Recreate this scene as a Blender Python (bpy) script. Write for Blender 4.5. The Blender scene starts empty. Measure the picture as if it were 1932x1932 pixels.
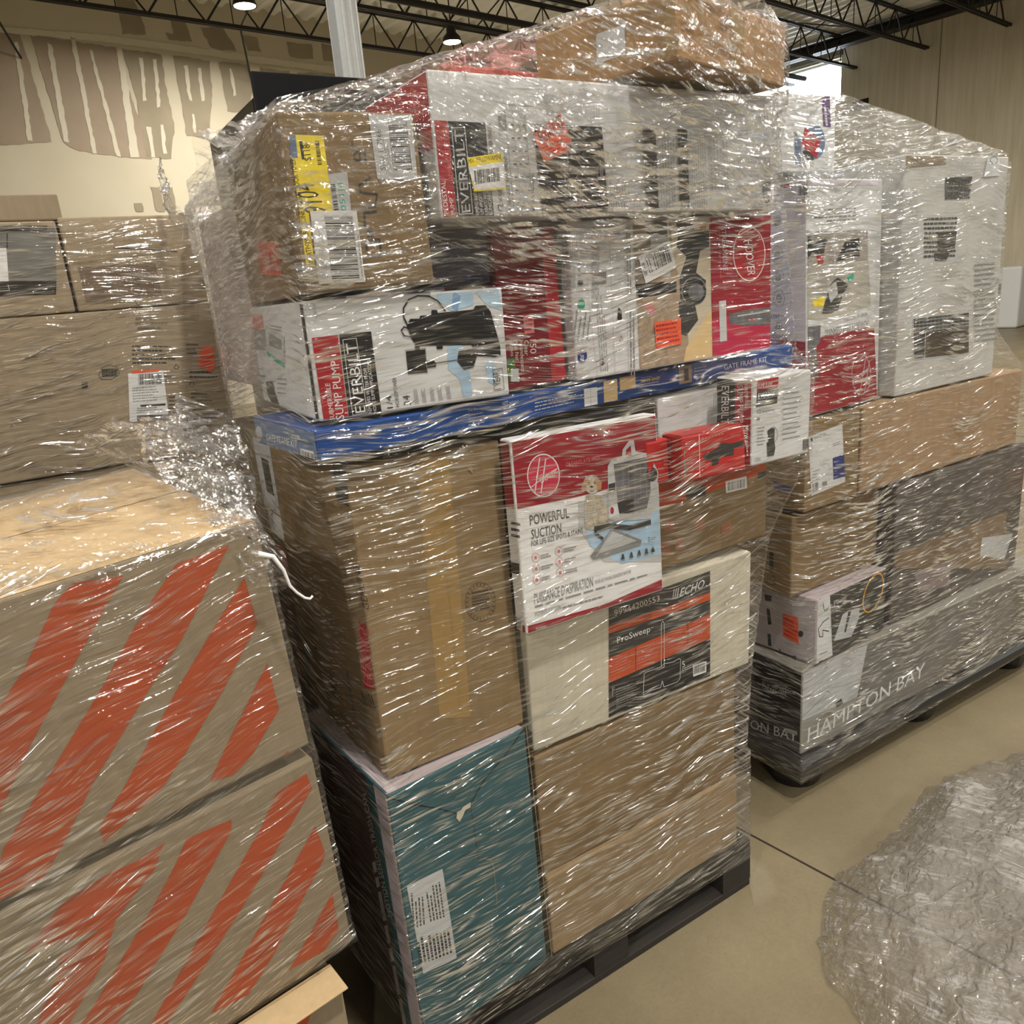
import bpy, bmesh, math, random
import numpy as np
from mathutils import Vector, Matrix
random.seed(7); np.random.seed(7)
R_ = math.radians
S = bpy.context.scene
COL = S.collection
# ---------------------------------------------------------------- camera
FOC, CAMH = 1450.0, 1.55
yaw, pit, rol = R_(59.3), R_(-16.0), R_(-4.95)
fwd = Vector((math.cos(yaw)*math.cos(pit), math.sin(yaw)*math.cos(pit), math.sin(pit)))
rt = fwd.cross(Vector((0,0,1))).normalized(); up = rt.cross(fwd)
r2 = rt*math.cos(rol)+up*math.sin(rol); u2 = -rt*math.sin(rol)+up*math.cos(rol)
CAMP = Vector((0,0,CAMH))
cd = bpy.data.cameras.new('camera'); cam = bpy.data.objects.new('camera', cd); COL.objects.link(cam)
cd.sensor_width = 36; cd.sensor_fit = 'HORIZONTAL'; cd.lens = 36*FOC/1932; cd.clip_start = .05; cd.clip_end = 200
cam.matrix_world = Matrix(((r2.x,u2.x,-fwd.x,0),(r2.y,u2.y,-fwd.y,0),(r2.z,u2.z,-fwd.z,CAMH),(0,0,0,1)))
S.camera = cam
S.view_settings.view_transform = 'Standard'; S.view_settings.look = 'None'
S.view_settings.gamma = 1; S.view_settings.use_curve_mapping = False
S.view_settings.exposure = 0.0
# ---------------------------------------------------------------- world
w = bpy.data.worlds.new('world'); S.world = w; w.use_nodes = True
w.node_tree.nodes['Background'].inputs[0].default_value = (.84,.82,.78,1)
w.node_tree.nodes['Background'].inputs[1].default_value = .17
LAMP_W = 230
DOOR_W = 800
BY = R_(8.5)                         # the building is turned against the pallets
BM = Matrix.Rotation(BY, 4, 'Z')
def area(name, loc, rot, sx, sy, power, col, shape='RECTANGLE'):
    l = bpy.data.lights.new(name, 'AREA'); l.energy = power; l.color = col; l.shape = shape
    l.size = sx
    if shape in ('RECTANGLE','ELLIPSE'): l.size_y = sy
    o = bpy.data.objects.new(name, l); COL.objects.link(o)
    o.location = loc; o.rotation_euler = rot
    return o
# daylight through the open dock doors in front of the pallets
d1 = area('daylight_dock_door', BM @ Vector((10.5,-9.0,2.2)), (R_(90),0,BY), 3.2, 3.4, DOOR_W, (.62,.78,1.0))
d1.rotation_euler = (R_(-90), 0, BY+R_(0)); d1.rotation_euler = (R_(90),0,BY+R_(20)+math.pi)
# ---------------------------------------------------------------- materials
MATS = {}
def nt(name):
    m = bpy.data.materials.new(name); m.use_nodes = True
    n = m.node_tree; n.nodes.clear()
    return m, n
def N(n, t, **k):
    o = n.nodes.new(t)
    for a, v in k.items():
        if a.startswith('i_'): o.inputs[int(a[2:])].default_value = v
        else: setattr(o, a, v)
    return o
def mat(name, col, rough=.6, metal=0, var=.06, scale=30, bump=0, stretch=(1,1,1), spec=.4, coat=0):
    if name in MATS: return MATS[name]
    m, n = nt(name); L = n.links.new
    out = N(n,'ShaderNodeOutputMaterial'); b = N(n,'ShaderNodeBsdfPrincipled'); L(b.outputs[0], out.inputs[0])
    tc = N(n,'ShaderNodeTexCoord'); mp = N(n,'ShaderNodeMapping'); mp.inputs['Scale'].default_value = stretch
    L(tc.outputs['Object'], mp.inputs[0])
    no = N(n,'ShaderNodeTexNoise'); no.inputs['Scale'].default_value = scale; no.inputs['Detail'].default_value = 5
    L(mp.outputs[0], no.inputs['Vector'])
    mx = N(n,'ShaderNodeMix', data_type='RGBA')
    c = Vector(col)
    mx.inputs[6].default_value = (*(c*(1-var*1.6)),1); mx.inputs[7].default_value = (*[min(1,v) for v in c*(1+var*1.6)],1)
    L(no.outputs[0], mx.inputs[0]); L(mx.outputs[2], b.inputs['Base Color'])
    b.inputs['Roughness'].default_value = rough; b.inputs['Metallic'].default_value = metal
    b.inputs['Specular IOR Level'].default_value = spec; b.inputs['Coat Weight'].default_value = coat
    if bump:
        bp = N(n,'ShaderNodeBump'); bp.inputs['Strength'].default_value = bump; bp.inputs['Distance'].default_value = .002
        L(no.outputs[0], bp.inputs['Height']); L(bp.outputs[0], b.inputs['Normal'])
    MATS[name] = m
    return m
def card(name, col): return mat(name, col, .82, var=.10, scale=9, bump=.25, stretch=(6,6,1), spec=.25)
kraft = card('kraft', (.225,.153,.078)); kraft2 = card('kraft_light', (.30,.212,.118)); kraft3 = card('kraft_dark', (.17,.115,.058))
kraftg = card('kraft_grey', (.245,.195,.13)); kraftp=card('kraft_pale',(.31,.245,.165)); cream = mat('cream_board', (.54,.50,.40), .75, var=.07, scale=7, bump=.3, stretch=(14,14,.6))
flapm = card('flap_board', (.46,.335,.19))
white = mat('white_print', (.59,.595,.60), .38, var=.02); whitem = mat('white_paper', (.72,.72,.72), .6, var=.02)
red = mat('red_print', (.36,.016,.025), .38, var=.05); burg = mat('burgundy_print', (.16,.012,.02), .25, var=.1)
dred = mat('dark_red_print', (.27,.012,.025), .35); mred = mat('tool_red_print', (.45,.022,.022), .4)
black = mat('black_print', (.015,.015,.015), .4); dgrey = mat('charcoal_print', (.04,.04,.038), .4)
grey = mat('grey_print', (.22,.22,.22), .45); lgrey = mat('pale_grey_print', (.47,.48,.49), .45)
blue = mat('blue_print', (.012,.06,.24), .35); bluegr = mat('blue_grey_print', (.12,.18,.30), .4)
teal = mat('teal_board', (.035,.10,.118), .55, var=.05, scale=5); tealw = mat('mauve_board', (.42,.36,.38), .6); darkmaroon = mat('dark_maroon_board', (.07,.035,.032), .6)
yellow = mat('yellow_print', (.84,.66,.02), .5); orange = mat('orange_sticker', (.72,.10,.03), .5)
orprint = mat('orange_print', (.48,.075,.018), .55); orstripe = mat('orange_stripe', (.36,.062,.018), .7, var=.08, scale=8)
tan = mat('tan_print', (.62,.45,.22), .5); wood = mat('wood_print', (.34,.25,.17), .5, var=.25, scale=14, stretch=(1,1,6))
sky = mat('pale_blue_print', (.36,.52,.68), .45, var=.25, scale=22); green = mat('green_print', (.03,.12,.04), .5)
olive = mat('olive_print', (.14,.12,.05), .5); tape = mat('packing_tape', (.30,.19,.07), .22, var=.05, coat=.5)
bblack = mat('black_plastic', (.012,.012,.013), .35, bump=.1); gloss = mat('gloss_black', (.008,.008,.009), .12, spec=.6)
steel = mat('painted_steel', (.42,.43,.43), .45, metal=.3); joistm = mat('black_joist_paint', (.018,.016,.015), .6)
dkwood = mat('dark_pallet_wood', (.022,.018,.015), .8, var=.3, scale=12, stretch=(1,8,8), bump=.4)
redpale = mat('pink_red_print', (.55,.16,.15), .45); teal2 = mat('print_green', (.02,.33,.22), .5); navy = mat('navy_print', (.02,.035,.18), .4)
fur = mat('dog_fur_print', (.46,.40,.31), .6, var=.5, scale=160); furb = mat('dog_ear_print', (.40,.22,.10), .6); pale = mat('pale_text', (.55,.5,.42), .5)
greyglass = mat('grey_machine_print', (.12,.12,.13), .35, var=.5, scale=60, stretch=(1,1,.25))
# ---------------------------------------------------------------- mesh builder
class MB:
    def __init__(s): s.v=[]; s.f=[]; s.m=[]; s.mats=[]
    def mi(s, m):
        if m not in s.mats: s.mats.append(m)
        return s.mats.index(m)
    def poly(s, pts, m):
        b=len(s.v); s.v += [tuple(p) for p in pts]; s.f.append(tuple(range(b,b+len(pts)))); s.m.append(s.mi(m))
    def box(s, a, b, m, M=None):
        x0,y0,z0=a; x1,y1,z1=b
        P=[(x0,y0,z0),(x1,y0,z0),(x1,y1,z0),(x0,y1,z0),(x0,y0,z1),(x1,y0,z1),(x1,y1,z1),(x0,y1,z1)]
        if M: P=[tuple(M@Vector(p)) for p in P]
        k=len(s.v); s.v+=P
        for q in ((0,3,2,1),(4,5,6,7),(0,1,5,4),(1,2,6,5),(2,3,7,6),(3,0,4,7)):
            s.f.append(tuple(k+i for i in q)); s.m.append(s.mi(m))
    def bar(s, p, q, r, m, n=4):
        p=Vector(p); q=Vector(q); d=(q-p).normalized(); a=d.cross(Vector((0,0,1)) if abs(d.z)<.9 else Vector((1,0,0))).normalized(); b=d.cross(a)
        k=len(s.v)
        for c in (p,q):
            for i in range(n):
                t=2*math.pi*(i+.5)/n; s.v.append(tuple(c+a*r*math.cos(t)+b*r*math.sin(t)))
        for i in range(n):
            j=(i+1)%n; s.f.append((k+i,k+j,k+n+j,k+n+i)); s.m.append(s.mi(m))
        s.f.append(tuple(k+i for i in range(n))[::-1]); s.m.append(s.mi(m)); s.f.append(tuple(k+n+i for i in range(n))); s.m.append(s.mi(m))
    def tube(s, pts, rad, m, n=8):
        P=[Vector(p) for p in pts]; k0=len(s.v); a=None
        for i,p in enumerate(P):
            d=(P[min(i+1,len(P)-1)]-P[max(i-1,0)]).normalized()
            if a is None: a=d.orthogonal().normalized()
            a=(a-d*a.dot(d)).normalized(); b=d.cross(a); r=rad[i] if hasattr(rad,'__len__') else rad
            for j in range(n):
                t=2*math.pi*j/n; s.v.append(tuple(p+a*r*math.cos(t)+b*r*math.sin(t)))
        for i in range(len(P)-1):
            for j in range(n):
                q=(j+1)%n; s.f.append((k0+i*n+j,k0+i*n+q,k0+(i+1)*n+q,k0+(i+1)*n+j)); s.m.append(s.mi(m))
        s.f.append(tuple(k0+j for j in range(n))[::-1]); s.m.append(s.mi(m)); e=k0+(len(P)-1)*n
        s.f.append(tuple(e+j for j in range(n))); s.m.append(s.mi(m))
    def lathe(s, prof, m, c=(0,0,0), n=24):
        k=len(s.v)
        for r,z in prof:
            for j in range(n):
                t=2*math.pi*j/n; s.v.append((c[0]+r*math.cos(t),c[1]+r*math.sin(t),c[2]+z))
        for i in range(len(prof)-1):
            for j in range(n):
                q=(j+1)%n; s.f.append((k+i*n+j,k+i*n+q,k+(i+1)*n+q,k+(i+1)*n+j)); s.m.append(s.mi(m))
        s.f.append(tuple(k+j for j in range(n))[::-1]); s.m.append(s.mi(m)); e=k+(len(prof)-1)*n
        s.f.append(tuple(e+j for j in range(n))); s.m.append(s.mi(m))
    def obj(s, name, parent=None, smooth=False, bevel=0, seg=2):
        me = bpy.data.meshes.new(name); me.from_pydata(s.v, [], s.f)
        for m in s.mats: me.materials.append(m)
        me.polygons.foreach_set('material_index', s.m)
        if bevel:
            bm=bmesh.new(); bm.from_mesh(me); bmesh.ops.recalc_face_normals(bm, faces=bm.faces)
            bmesh.ops.bevel(bm, geom=list(bm.edges), offset=bevel, segments=seg, affect='EDGES', profile=.5)
            bm.to_mesh(me); bm.free()
        if smooth: me.polygons.foreach_set('use_smooth', [True]*len(me.polygons))
        me.update(); me.validate()
        o = bpy.data.objects.new(name, me); COL.objects.link(o)
        if parent: o.parent = parent
        return o
def tag(o, label=None, cat=None, group=None, kind=None):
    if label: o['label']=label
    if cat: o['category']=cat
    if group: o['group']=group
    if kind: o['kind']=kind
    return o
def empty(name, loc=(0,0,0), rot=(0,0,0)):
    o = bpy.data.objects.new(name, None); COL.objects.link(o); o.location=loc; o.rotation_euler=rot; o.empty_display_size=.05
    return o
# ---------------------------------------------------------------- lettering
TXT = {}
def text_geo(t):
    if t in TXT: return TXT[t]
    cu = bpy.data.curves.new('t','FONT'); cu.body=t; cu.resolution_u=2; cu.fill_mode='FRONT'
    ob = bpy.data.objects.new('t', cu); me = bpy.data.meshes.new_from_object(ob)
    V=[tuple(v.co) for v in me.vertices]; F=[tuple(p.vertices) for p in me.polygons]
    bpy.data.objects.remove(ob); bpy.data.curves.remove(cu); bpy.data.meshes.remove(me)
    xs=[v[0] for v in V]; ys=[v[1] for v in V]
    x0,x1,y0,y1=min(xs),max(xs),min(ys),max(ys)
    TXT[t]=([((v[0]-x0)/(x1-x0),(v[1]-y0)/(y1-y0)) for v in V],F)
    return TXT[t]
# ---------------------------------------------------------------- boxes
def fullrot(p):
    return Matrix.Rotation(R_(p[3]),3,'Z')@Matrix.Rotation(R_(p[5]),3,'Y')@Matrix.Rotation(R_(p[4]),3,'X')
BOXES = {}
class Bx:
    """one carton: an Empty at its nearest bottom corner, children = body, prints, labels, tape"""
    def __init__(s, key, label, p, m, cat='box', name='cardboard_box', group=None, bevel=.004):
        s.top={}; s.p=p; s.R=fullrot(p); s.L=Vector(p[:3]); s.D=p[6:9]; s.key=key
        s.e=empty(name, s.L, s.R.to_euler()); tag(s.e,label,cat,group)
        b=MB(); b.box((0,0,0),s.D,m); s.body=b.obj('box_body', s.e, bevel=bevel)
        BOXES[key]=s
    def corners(s):
        return [s.L+s.R@Vector((i*s.D[0],j*s.D[1],k*s.D[2])) for i in (0,1) for j in (0,1) for k in (0,1)]
    def hit(s, x, y, face):
        d = r2*((x-966)/FOC) - u2*((y-966)/FOC) + fwd
        o = s.R.transposed()@(CAMP-s.L); d = s.R.transposed()@d
        ax, v = {'A':(1,0),'B':(0,0),'T':(2,s.D[2]),'U':(2,0)}[face]
        t=(v-o[ax])/d[ax]; q=o+d*t
        return {'A':(q.x,q.z),'B':(q.y,q.z),'T':(q.x,q.y),'U':(q.x,q.y)}[face]
    def art(s, face='A', z=(0,0,1), name='printed_design'): return Art(s, face, z, name)
    def tapestrip(s, face, u0, v0, u1, v1):
        a=s.art(face,name='packing_tape'); a.luv([(u0,v0),(u1,v0),(u1,v1),(u0,v1)],tape); a.done()
class Art:
    """flat print or sticker lying on one face of a carton"""
    def __init__(s, b, face, z, name):
        s.b=b; s.face=face; s.z=z; s.mb=MB(); s.name=name; s.lay=b.top.get(face,0)
        D=b.D; s.lim={'A':(D[0],D[2]),'B':(D[1],D[2]),'T':(D[0],D[1]),'U':(D[0],D[1])}[face]
    def uv(s, p): return s.b.hit(s.z[0]+p[0]*s.z[2], s.z[1]+p[1]*s.z[2], s.face)
    def out(s, u, v, k=None):
        h=.0006+.00003*(s.lay if k is None else k)
        if s.face=='A': return (u,-h,v)
        if s.face=='B': return (-h,u,v)
        if s.face=='U': return (u,v,-h)
        return (u,v,s.b.D[2]+h)
    def clip(s, P):
        W,H=s.lim; e=.0035
        for ax,lo,hi in ((0,e,W-e),(1,e,H-e)):
            for sg,val in ((1,lo),(-1,hi)):
                Q=[]
                for i in range(len(P)):
                    a=P[i];b=P[(i+1)%len(P)]
                    ia=sg*(a[ax]-val)>=0; ib=sg*(b[ax]-val)>=0
                    if ia: Q.append(a)
                    if ia!=ib:
                        t=(val-a[ax])/(b[ax]-a[ax]); Q.append((a[0]+(b[0]-a[0])*t,a[1]+(b[1]-a[1])*t))
                P=Q
                if len(P)<3: return None
        return P
    def luv(s, P, m):
        P=s.clip(P)
        if P: s.mb.poly([s.out(*p) for p in P], m)
        s.lay+=1; return s
    def poly(s, pts, m): return s.luv([s.uv(p) for p in pts], m)
    def line(s, pts, wd, m, closed=False):
        U=[Vector(s.uv(p)) for p in pts]; wd=wd*s.z[2]*.0009
        if closed: U.append(U[0])
        for a,b in zip(U,U[1:]):
            d=(b-a)
            if d.length<1e-6: continue
            d.normalize(); n=Vector((-d.y,d.x))*wd/2; a2=a-d*wd*.3; b2=b+d*wd*.3
            s.mb.poly([s.out(*q) for q in (a2+n,a2-n,b2-n,b2+n)], m)
        s.lay+=1; return s
    def ring(s, c, rx, ry, wd, m, ang=0, n=28, fill=None):
        P=[]
        for i in range(n):
            t=2*math.pi*i/n; x=rx*math.cos(t); y=ry*math.sin(t); ca,sa=math.cos(ang),math.sin(ang)
            P.append((c[0]+x*ca-y*sa, c[1]+x*sa+y*ca))
        if fill: s.poly(P, fill)
        if wd: s.line(P, wd, m, True)
        return s
    def text(s, t, p0, p1, p2, m):
        a=Vector(s.uv(p0)); b=Vector(s.uv(p1)); c=Vector(s.uv(p2)); V,F=text_geo(t)
        k=len(s.mb.v); i=s.mb.mi(m)
        for x,y in V: s.mb.v.append(s.out(*(a+(b-a)*x+(c-a)*y)))
        for f in F: s.mb.f.append(tuple(k+j for j in f)); s.mb.m.append(i)
        s.lay+=1; return s
    def bars(s, p0, p1, p2, m, n=22, fill=.5):
        """barcode: bars follow each other p0->p1, their length is p0->p2"""
        a=Vector(s.uv(p0)); b=Vector(s.uv(p1))-a; c=Vector(s.uv(p2))-a; x=0; ws=[]
        for i in range(n): ws.append((random.choice((.5,.5,1,1.6,2.2))*fill*2, random.choice((.6,.6,1,1.5))))
        tot=sum(q+r for q,r in ws)
        for q,r in ws:
            s.mb.poly([s.out(*(a+b*t/tot+c*k)) for t,k in ((x,0),(x+q,0),(x+q,1),(x,1))], m); x+=q+r
        s.lay+=1; return s
    def words(s, p0, p1, p2, m, n=4, th=.45, ragged=.35):
        """n lines of small type, too small to read: word-length dashes"""
        a=Vector(s.uv(p0)); b=Vector(s.uv(p1))-a; c=Vector(s.uv(p2))-a
        for i in range(n):
            x=0; end=1-random.random()*ragged; y0=(i+.2)/n; y1=y0+th/n
            while x<end:
                wl=random.uniform(.04,.13); e=min(end,x+wl)
                s.mb.poly([s.out(*(a+b*t+c*k)) for t,k in ((x,y0),(e,y0),(e,y1),(x,y1))], m); x=e+.02
        s.lay+=1; return s
    def done(s, label=None):
        s.b.top[s.face]=s.lay+3
        if not s.mb.f: return
        o=s.mb.obj(s.name, s.b.e)
        # all prints face outwards
        if label: o['label']=label
        return o

# ================================================================ the building
def W(p): return BM@Vector(p)
bm_in = BM.to_3x3().transposed()
def rayd(x,y): return r2*((x-966)/FOC) - u2*((y-966)/FOC) + fwd
def on(x,y,ax,v):      # point of the building frame seen at x,y on the plane ax = v
    o=bm_in@CAMP; d=bm_in@rayd(x,y); return o+d*((v-o[ax])/d[ax])
XR = 19.0                                   # the concrete wall on the right
YB = on(1330,150,0,XR).y                   # the drywall at the back
ZJ = on(400,48,1,YB-1.0).z                 # underside of the joists
ZD = ZJ+.62                                # roof deck
XL, YF = -9.0, -13.0
# floor ------------------------------------------------------------
m,n = nt('polished_concrete'); L=n.links.new
out=N(n,'ShaderNodeOutputMaterial'); b=N(n,'ShaderNodeBsdfPrincipled'); L(b.outputs[0],out.inputs[0])
tc=N(n,'ShaderNodeTexCoord'); n1=N(n,'ShaderNodeTexNoise'); n1.inputs['Scale'].default_value=1.6; n1.inputs['Detail'].default_value=8; n1.inputs['Roughness'].default_value=.62
n2=N(n,'ShaderNodeTexNoise'); n2.inputs['Scale'].default_value=46; n2.inputs['Detail'].default_value=4; n2.inputs['Distortion'].default_value=2.5
L(tc.outputs['Object'],n1.inputs[0]); L(tc.outputs['Object'],n2.inputs[0])
cr=N(n,'ShaderNodeValToRGB'); cr.color_ramp.elements[0].position=.32; cr.color_ramp.elements[1].position=.7
cr.color_ramp.elements[0].color=(.150,.121,.074,1); cr.color_ramp.elements[1].color=(.225,.187,.118,1)
L(n1.outputs[0],cr.inputs[0]); mx=N(n,'ShaderNodeMix',data_type='RGBA',blend_type='OVERLAY'); mx.inputs[0].default_value=.16
L(cr.outputs[0],mx.inputs[6]); L(n2.outputs[0],mx.inputs[7]); L(mx.outputs[2],b.inputs['Base Color'])
b.inputs['Roughness'].default_value=.42; b.inputs['Specular IOR Level'].default_value=.3
floor_m=m; jointm=mat('joint_filler',(.022,.014,.009),.8)
f=MB(); f.box((XL,YF,-.2),(XR,YB,0),floor_m,BM); o=f.obj('floor'); tag(o,kind='structure')
jp=on(1470,1604,2,0)
f=MB(); f.box((jp.x-.003,YF,.0002),(jp.x+.003,YB,.0012),jointm,BM); tag(f.obj('trim_1'),kind='structure')
# drywall with joint compound bands -----------------------------------
m,n=nt('taped_drywall'); L=n.links.new
out=N(n,'ShaderNodeOutputMaterial'); b=N(n,'ShaderNodeBsdfPrincipled'); L(b.outputs[0],out.inputs[0]); b.inputs['Roughness'].default_value=.9
tc=N(n,'ShaderNodeTexCoord'); no=N(n,'ShaderNodeTexNoise'); no.inputs['Scale'].default_value=1.3; no.inputs['Detail'].default_value=6
L(tc.outputs['Object'],no.inputs[0]); mx=N(n,'ShaderNodeMix',data_type='RGBA'); L(no.outputs[0],mx.inputs[0])
mx.inputs[6].default_value=(.50,.445,.33,1); mx.inputs[7].default_value=(.60,.545,.42,1); L(mx.outputs[2],b.inputs['Base Color'])
drym=m; board=mat('bare_drywall_board',(.30,.255,.18),.9,var=.12,scale=2.5); board2=mat('bare_drywall_warm',(.34,.27,.20),.9,var=.12,scale=2)
seam=mat('joint_compound',(.62,.57,.45),.85,var=.04)
wl=empty('wall_back'); tag(wl,kind='structure')
f=MB(); f.box((XL,YB,0),(XR,YB+.2,ZD+.1),drym,BM); f.obj('wallboard',wl)
def patch(P, mt, k, nm):
    f=MB(); Q=[]
    for i in range(len(P)):                 # rough trowelled outline
        a=Vector(P[i]); c=Vector(P[(i+1)%len(P)]); n_=max(2,int((c-a).length/9))
        for j in range(n_):
            t=j/n_; q=a+(c-a)*t; Q.append((q.x+random.uniform(-1.3,1.3), q.y+random.uniform(-1.3,1.3)))
    pts=[on(x,y,1,YB) for x,y in Q]
    f.poly([W((p.x,YB-.004-k*.002,p.z)) for p in pts],mt); return f.obj(nm,wl)
bands=[[(0,60),(38,64),(52,110),(98,268),(0,274)],[(57,66),(218,90),(236,150),(272,250),(288,300),(228,296),(150,285),(120,270)],
 [(230,92),(305,103),(312,160),(330,240),(322,300),(276,296),(258,190)],[(326,104),(395,115),(401,180),(395,262),(352,256),(340,180)],
 [(412,117),(470,122),(476,170),(470,215),(430,210)],[(490,128),(545,135),(546,170),(495,165)],[(560,136),(632,142),(634,160),(566,152)],
 [(219,0),(252,0),(276,66),(232,64)],[(252,0),(262,22),(274,50),(272,66),(262,66)],[(312,62),(344,68),(350,78),(318,76)],[(322,40),(350,40),(362,78),(330,76)],[(376,52),(420,52),(446,96),(400,92)],[(455,66),(485,70),(492,98),(468,96)],[(540,80),(588,84),(592,112),(548,108)],
 [(284,353),(300,353),(312,400),(294,398)],[(304,353),(326,354),(332,400),(316,400)],[(254,384),(268,384),(272,400),(256,400)],[(606,82),(630,86),(636,118),(612,114)]]
for i,P in enumerate(bands): patch(P, board2 if i<2 else board, 1+i*.05, 'bare_panel')
for P in ([(132,70),(142,72),(182,290),(175,290)],[(168,94),(174,95),(228,296),(220,296)],[(88,82),(98,84),(130,268),(120,266)],[(26,80),(34,80),(62,266),(52,266)],[(220,92),(230,93),(262,296),(246,297)],
  [(262,110),(270,110),(276,190),(270,190)],[(288,112),(295,112),(303,200),(297,205)],[(346,124),(354,124),(362,190),(356,190)],[(372,128),(379,128),(386,190),(380,190)],[(276,240),(284,240),(292,298),(286,298)],[(303,235),(309,235),(314,290),(308,292)],[(432,130),(437,130),(446,180),(441,182)],[(362,215),(367,215),(370,250),(365,250)],
  [(0,50),(200,66),(640,128),(640,140),(200,80),(0,62)]):
    patch(P, seam, 3, 'compound_streak')
# right wall, concrete panels, with a high window -------------------------------------
m,n=nt('painted_concrete_panel'); L=n.links.new
out=N(n,'ShaderNodeOutputMaterial'); b=N(n,'ShaderNodeBsdfPrincipled'); L(b.outputs[0],out.inputs[0]); b.inputs['Roughness'].default_value=.85
tc=N(n,'ShaderNodeTexCoord'); mp=N(n,'ShaderNodeMapping'); mp.inputs['Scale'].default_value=(6,6,.35); L(tc.outputs['Object'],mp.inputs[0])
no=N(n,'ShaderNodeTexNoise'); no.inputs['Scale'].default_value=2.2; no.inputs['Detail'].default_value=7; L(mp.outputs[0],no.inputs[0])
cr=N(n,'ShaderNodeValToRGB'); cr.color_ramp.elements[0].position=.33; cr.color_ramp.elements[1].position=.62
cr.color_ramp.elements[0].color=(.47,.42,.31,1); cr.color_ramp.elements[1].color=(.56,.51,.395,1); L(no.outputs[0],cr.inputs[0]); L(cr.outputs[0],b.inputs['Base Color'])
pan=m
wa=on(1588,108,0,XR); wb=on(1588,188,0,XR); wt=wa.z; wbz=wb.z; wy0=wa.y; wy1=wy0+4.2
wr=empty('wall_right'); tag(wr,kind='structure')
f=MB()
f.box((XR,YF,0),(XR+.25,YB,wbz),pan,BM); f.box((XR,YF,wt),(XR+.25,YB,ZD+.1),pan,BM)
f.box((XR,YF,wbz),(XR+.25,wy0,wt),pan,BM); f.box((XR,wy1,wbz),(XR+.25,YB,wt),pan,BM); f.obj('wall_panel',wr)
hole=mat('dark_recess',(.02,.015,.01),.9)
for (x,y) in ((1622,70),(1624,198)):
    p=on(x,y,0,XR); f=MB(); f.box((XR-.012,p.y-.18,p.z-.11),(XR-.001,p.y+.18,p.z+.11),hole,BM); f.obj('lifting_pocket',wr)
p=on(1797,269,0,XR); f=MB(); f.box((XR-.012,p.y-.09,p.z-.06),(XR-.001,p.y+.09,p.z+.06),hole,BM); f.obj('lifting_pocket',wr)
p=on(1771,150,0,XR); f=MB(); f.box((XR-.006,p.y-.008,0),(XR-.001,p.y+.008,ZD),mat('panel_joint',(.20,.17,.11),.9),BM); f.obj('panel_joint',wr)
# a darker recessed strip over the window
p0=on(1592,60,0,XR); hd=mat('painted_header',(.115,.105,.075),.8)
f=MB(); f.box((XR-.05,p0.y,wt+.05),(XR-.001,YB,ZD),hd,BM); f.obj('header_beam',wr)
m,n=nt('daylit_window_pane'); out=N(n,'ShaderNodeOutputMaterial'); e=N(n,'ShaderNodeEmission'); e.inputs[0].default_value=(.86,.94,1,1); e.inputs[1].default_value=11; n.links.new(e.outputs[0],out.inputs[0])
we=empty('window_1'); tag(we,kind='structure')
f=MB(); f.box((XR+.16,wy0,wbz),(XR+.18,wy1,wt),m,BM); f.obj('pane',we)
fr=mat('window_frame_paint',(.50,.56,.58),.5)
f=MB()
for a,c in (((wy0,wbz),(wy1,wbz+.05)),((wy0,wt-.05),(wy1,wt)),((wy0,wbz),(wy0+.05,wt)),((wy1-.05,wbz),(wy1,wt))): f.box((XR+.1,a[0],a[1]),(XR+.15,c[0],c[1]),fr,BM)
for t in (.40,.75): yy=wy0+(wy1-wy0)*t; f.box((XR+.1,yy-.02,wbz),(XR+.15,yy+.02,wt),fr,BM)
f.obj('window_frame',we)
# ceiling: corrugated steel deck -------------------------------------------------------
dk=mat('galvanised_deck',(.80,.79,.75),.5,metal=0,var=.05,scale=1)
f=MB(); P=[]; x=XL
while x<XR:
    for dx,dz in ((0,0),(.06,.075),(.15,.075),(.21,0)): P.append((x+dx,ZD+dz))
    x+=.30
k=0
for i in range(len(P)-1):
    (xa,za),(xb,zb)=P[i],P[i+1]
    f.poly([W((xa,YF,za)),W((xb,YF,zb)),W((xb,YB,zb)),W((xa,YB,za))],dk)
tag(f.obj('ceiling'),kind='structure')
# open web joists ------------------------------------------------------------------------
ji=0
for yj in [YB-1.0-1.55*k for k in range(6)]:
    f=MB(); zt=ZD-.03; zb=ZJ
    for dz,hh in ((zt-.05,.05),(zb,.05)):
        for s_ in (-.045,.012): f.box((XL,yj+s_,dz),(XR,yj+s_+.033,dz+hh),joistm,BM)
    e_=empty('roof_joist'); tag(e_,['black open-web roof joist nearest the drywall back wall','second black roof joist out from the drywall back wall','third black roof joist out from the back wall, high over the stacks','fourth black roof joist out from the back wall','fifth black roof joist out from the back wall','sixth black roof joist out from the back wall, nearest the viewer'][ji],'roof joist','open-web joists under the steel roof deck'); ji+=1
    f.obj('chords',e_)
    f=MB(); x=XL; up_=True
    while x<XR-.5:
        a=(x,yj,zb+.03 if up_ else zt-.03); c=(x+.42,yj,zt-.03 if up_ else zb+.03); f.bar(W(a),W(c),.016,joistm,6)
        if up_: f.bar(W(c),W((x+.42,yj,zb+.03)),.009,joistm,5)
        x+=.42; up_=not up_
    f.obj('web',e_)
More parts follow.
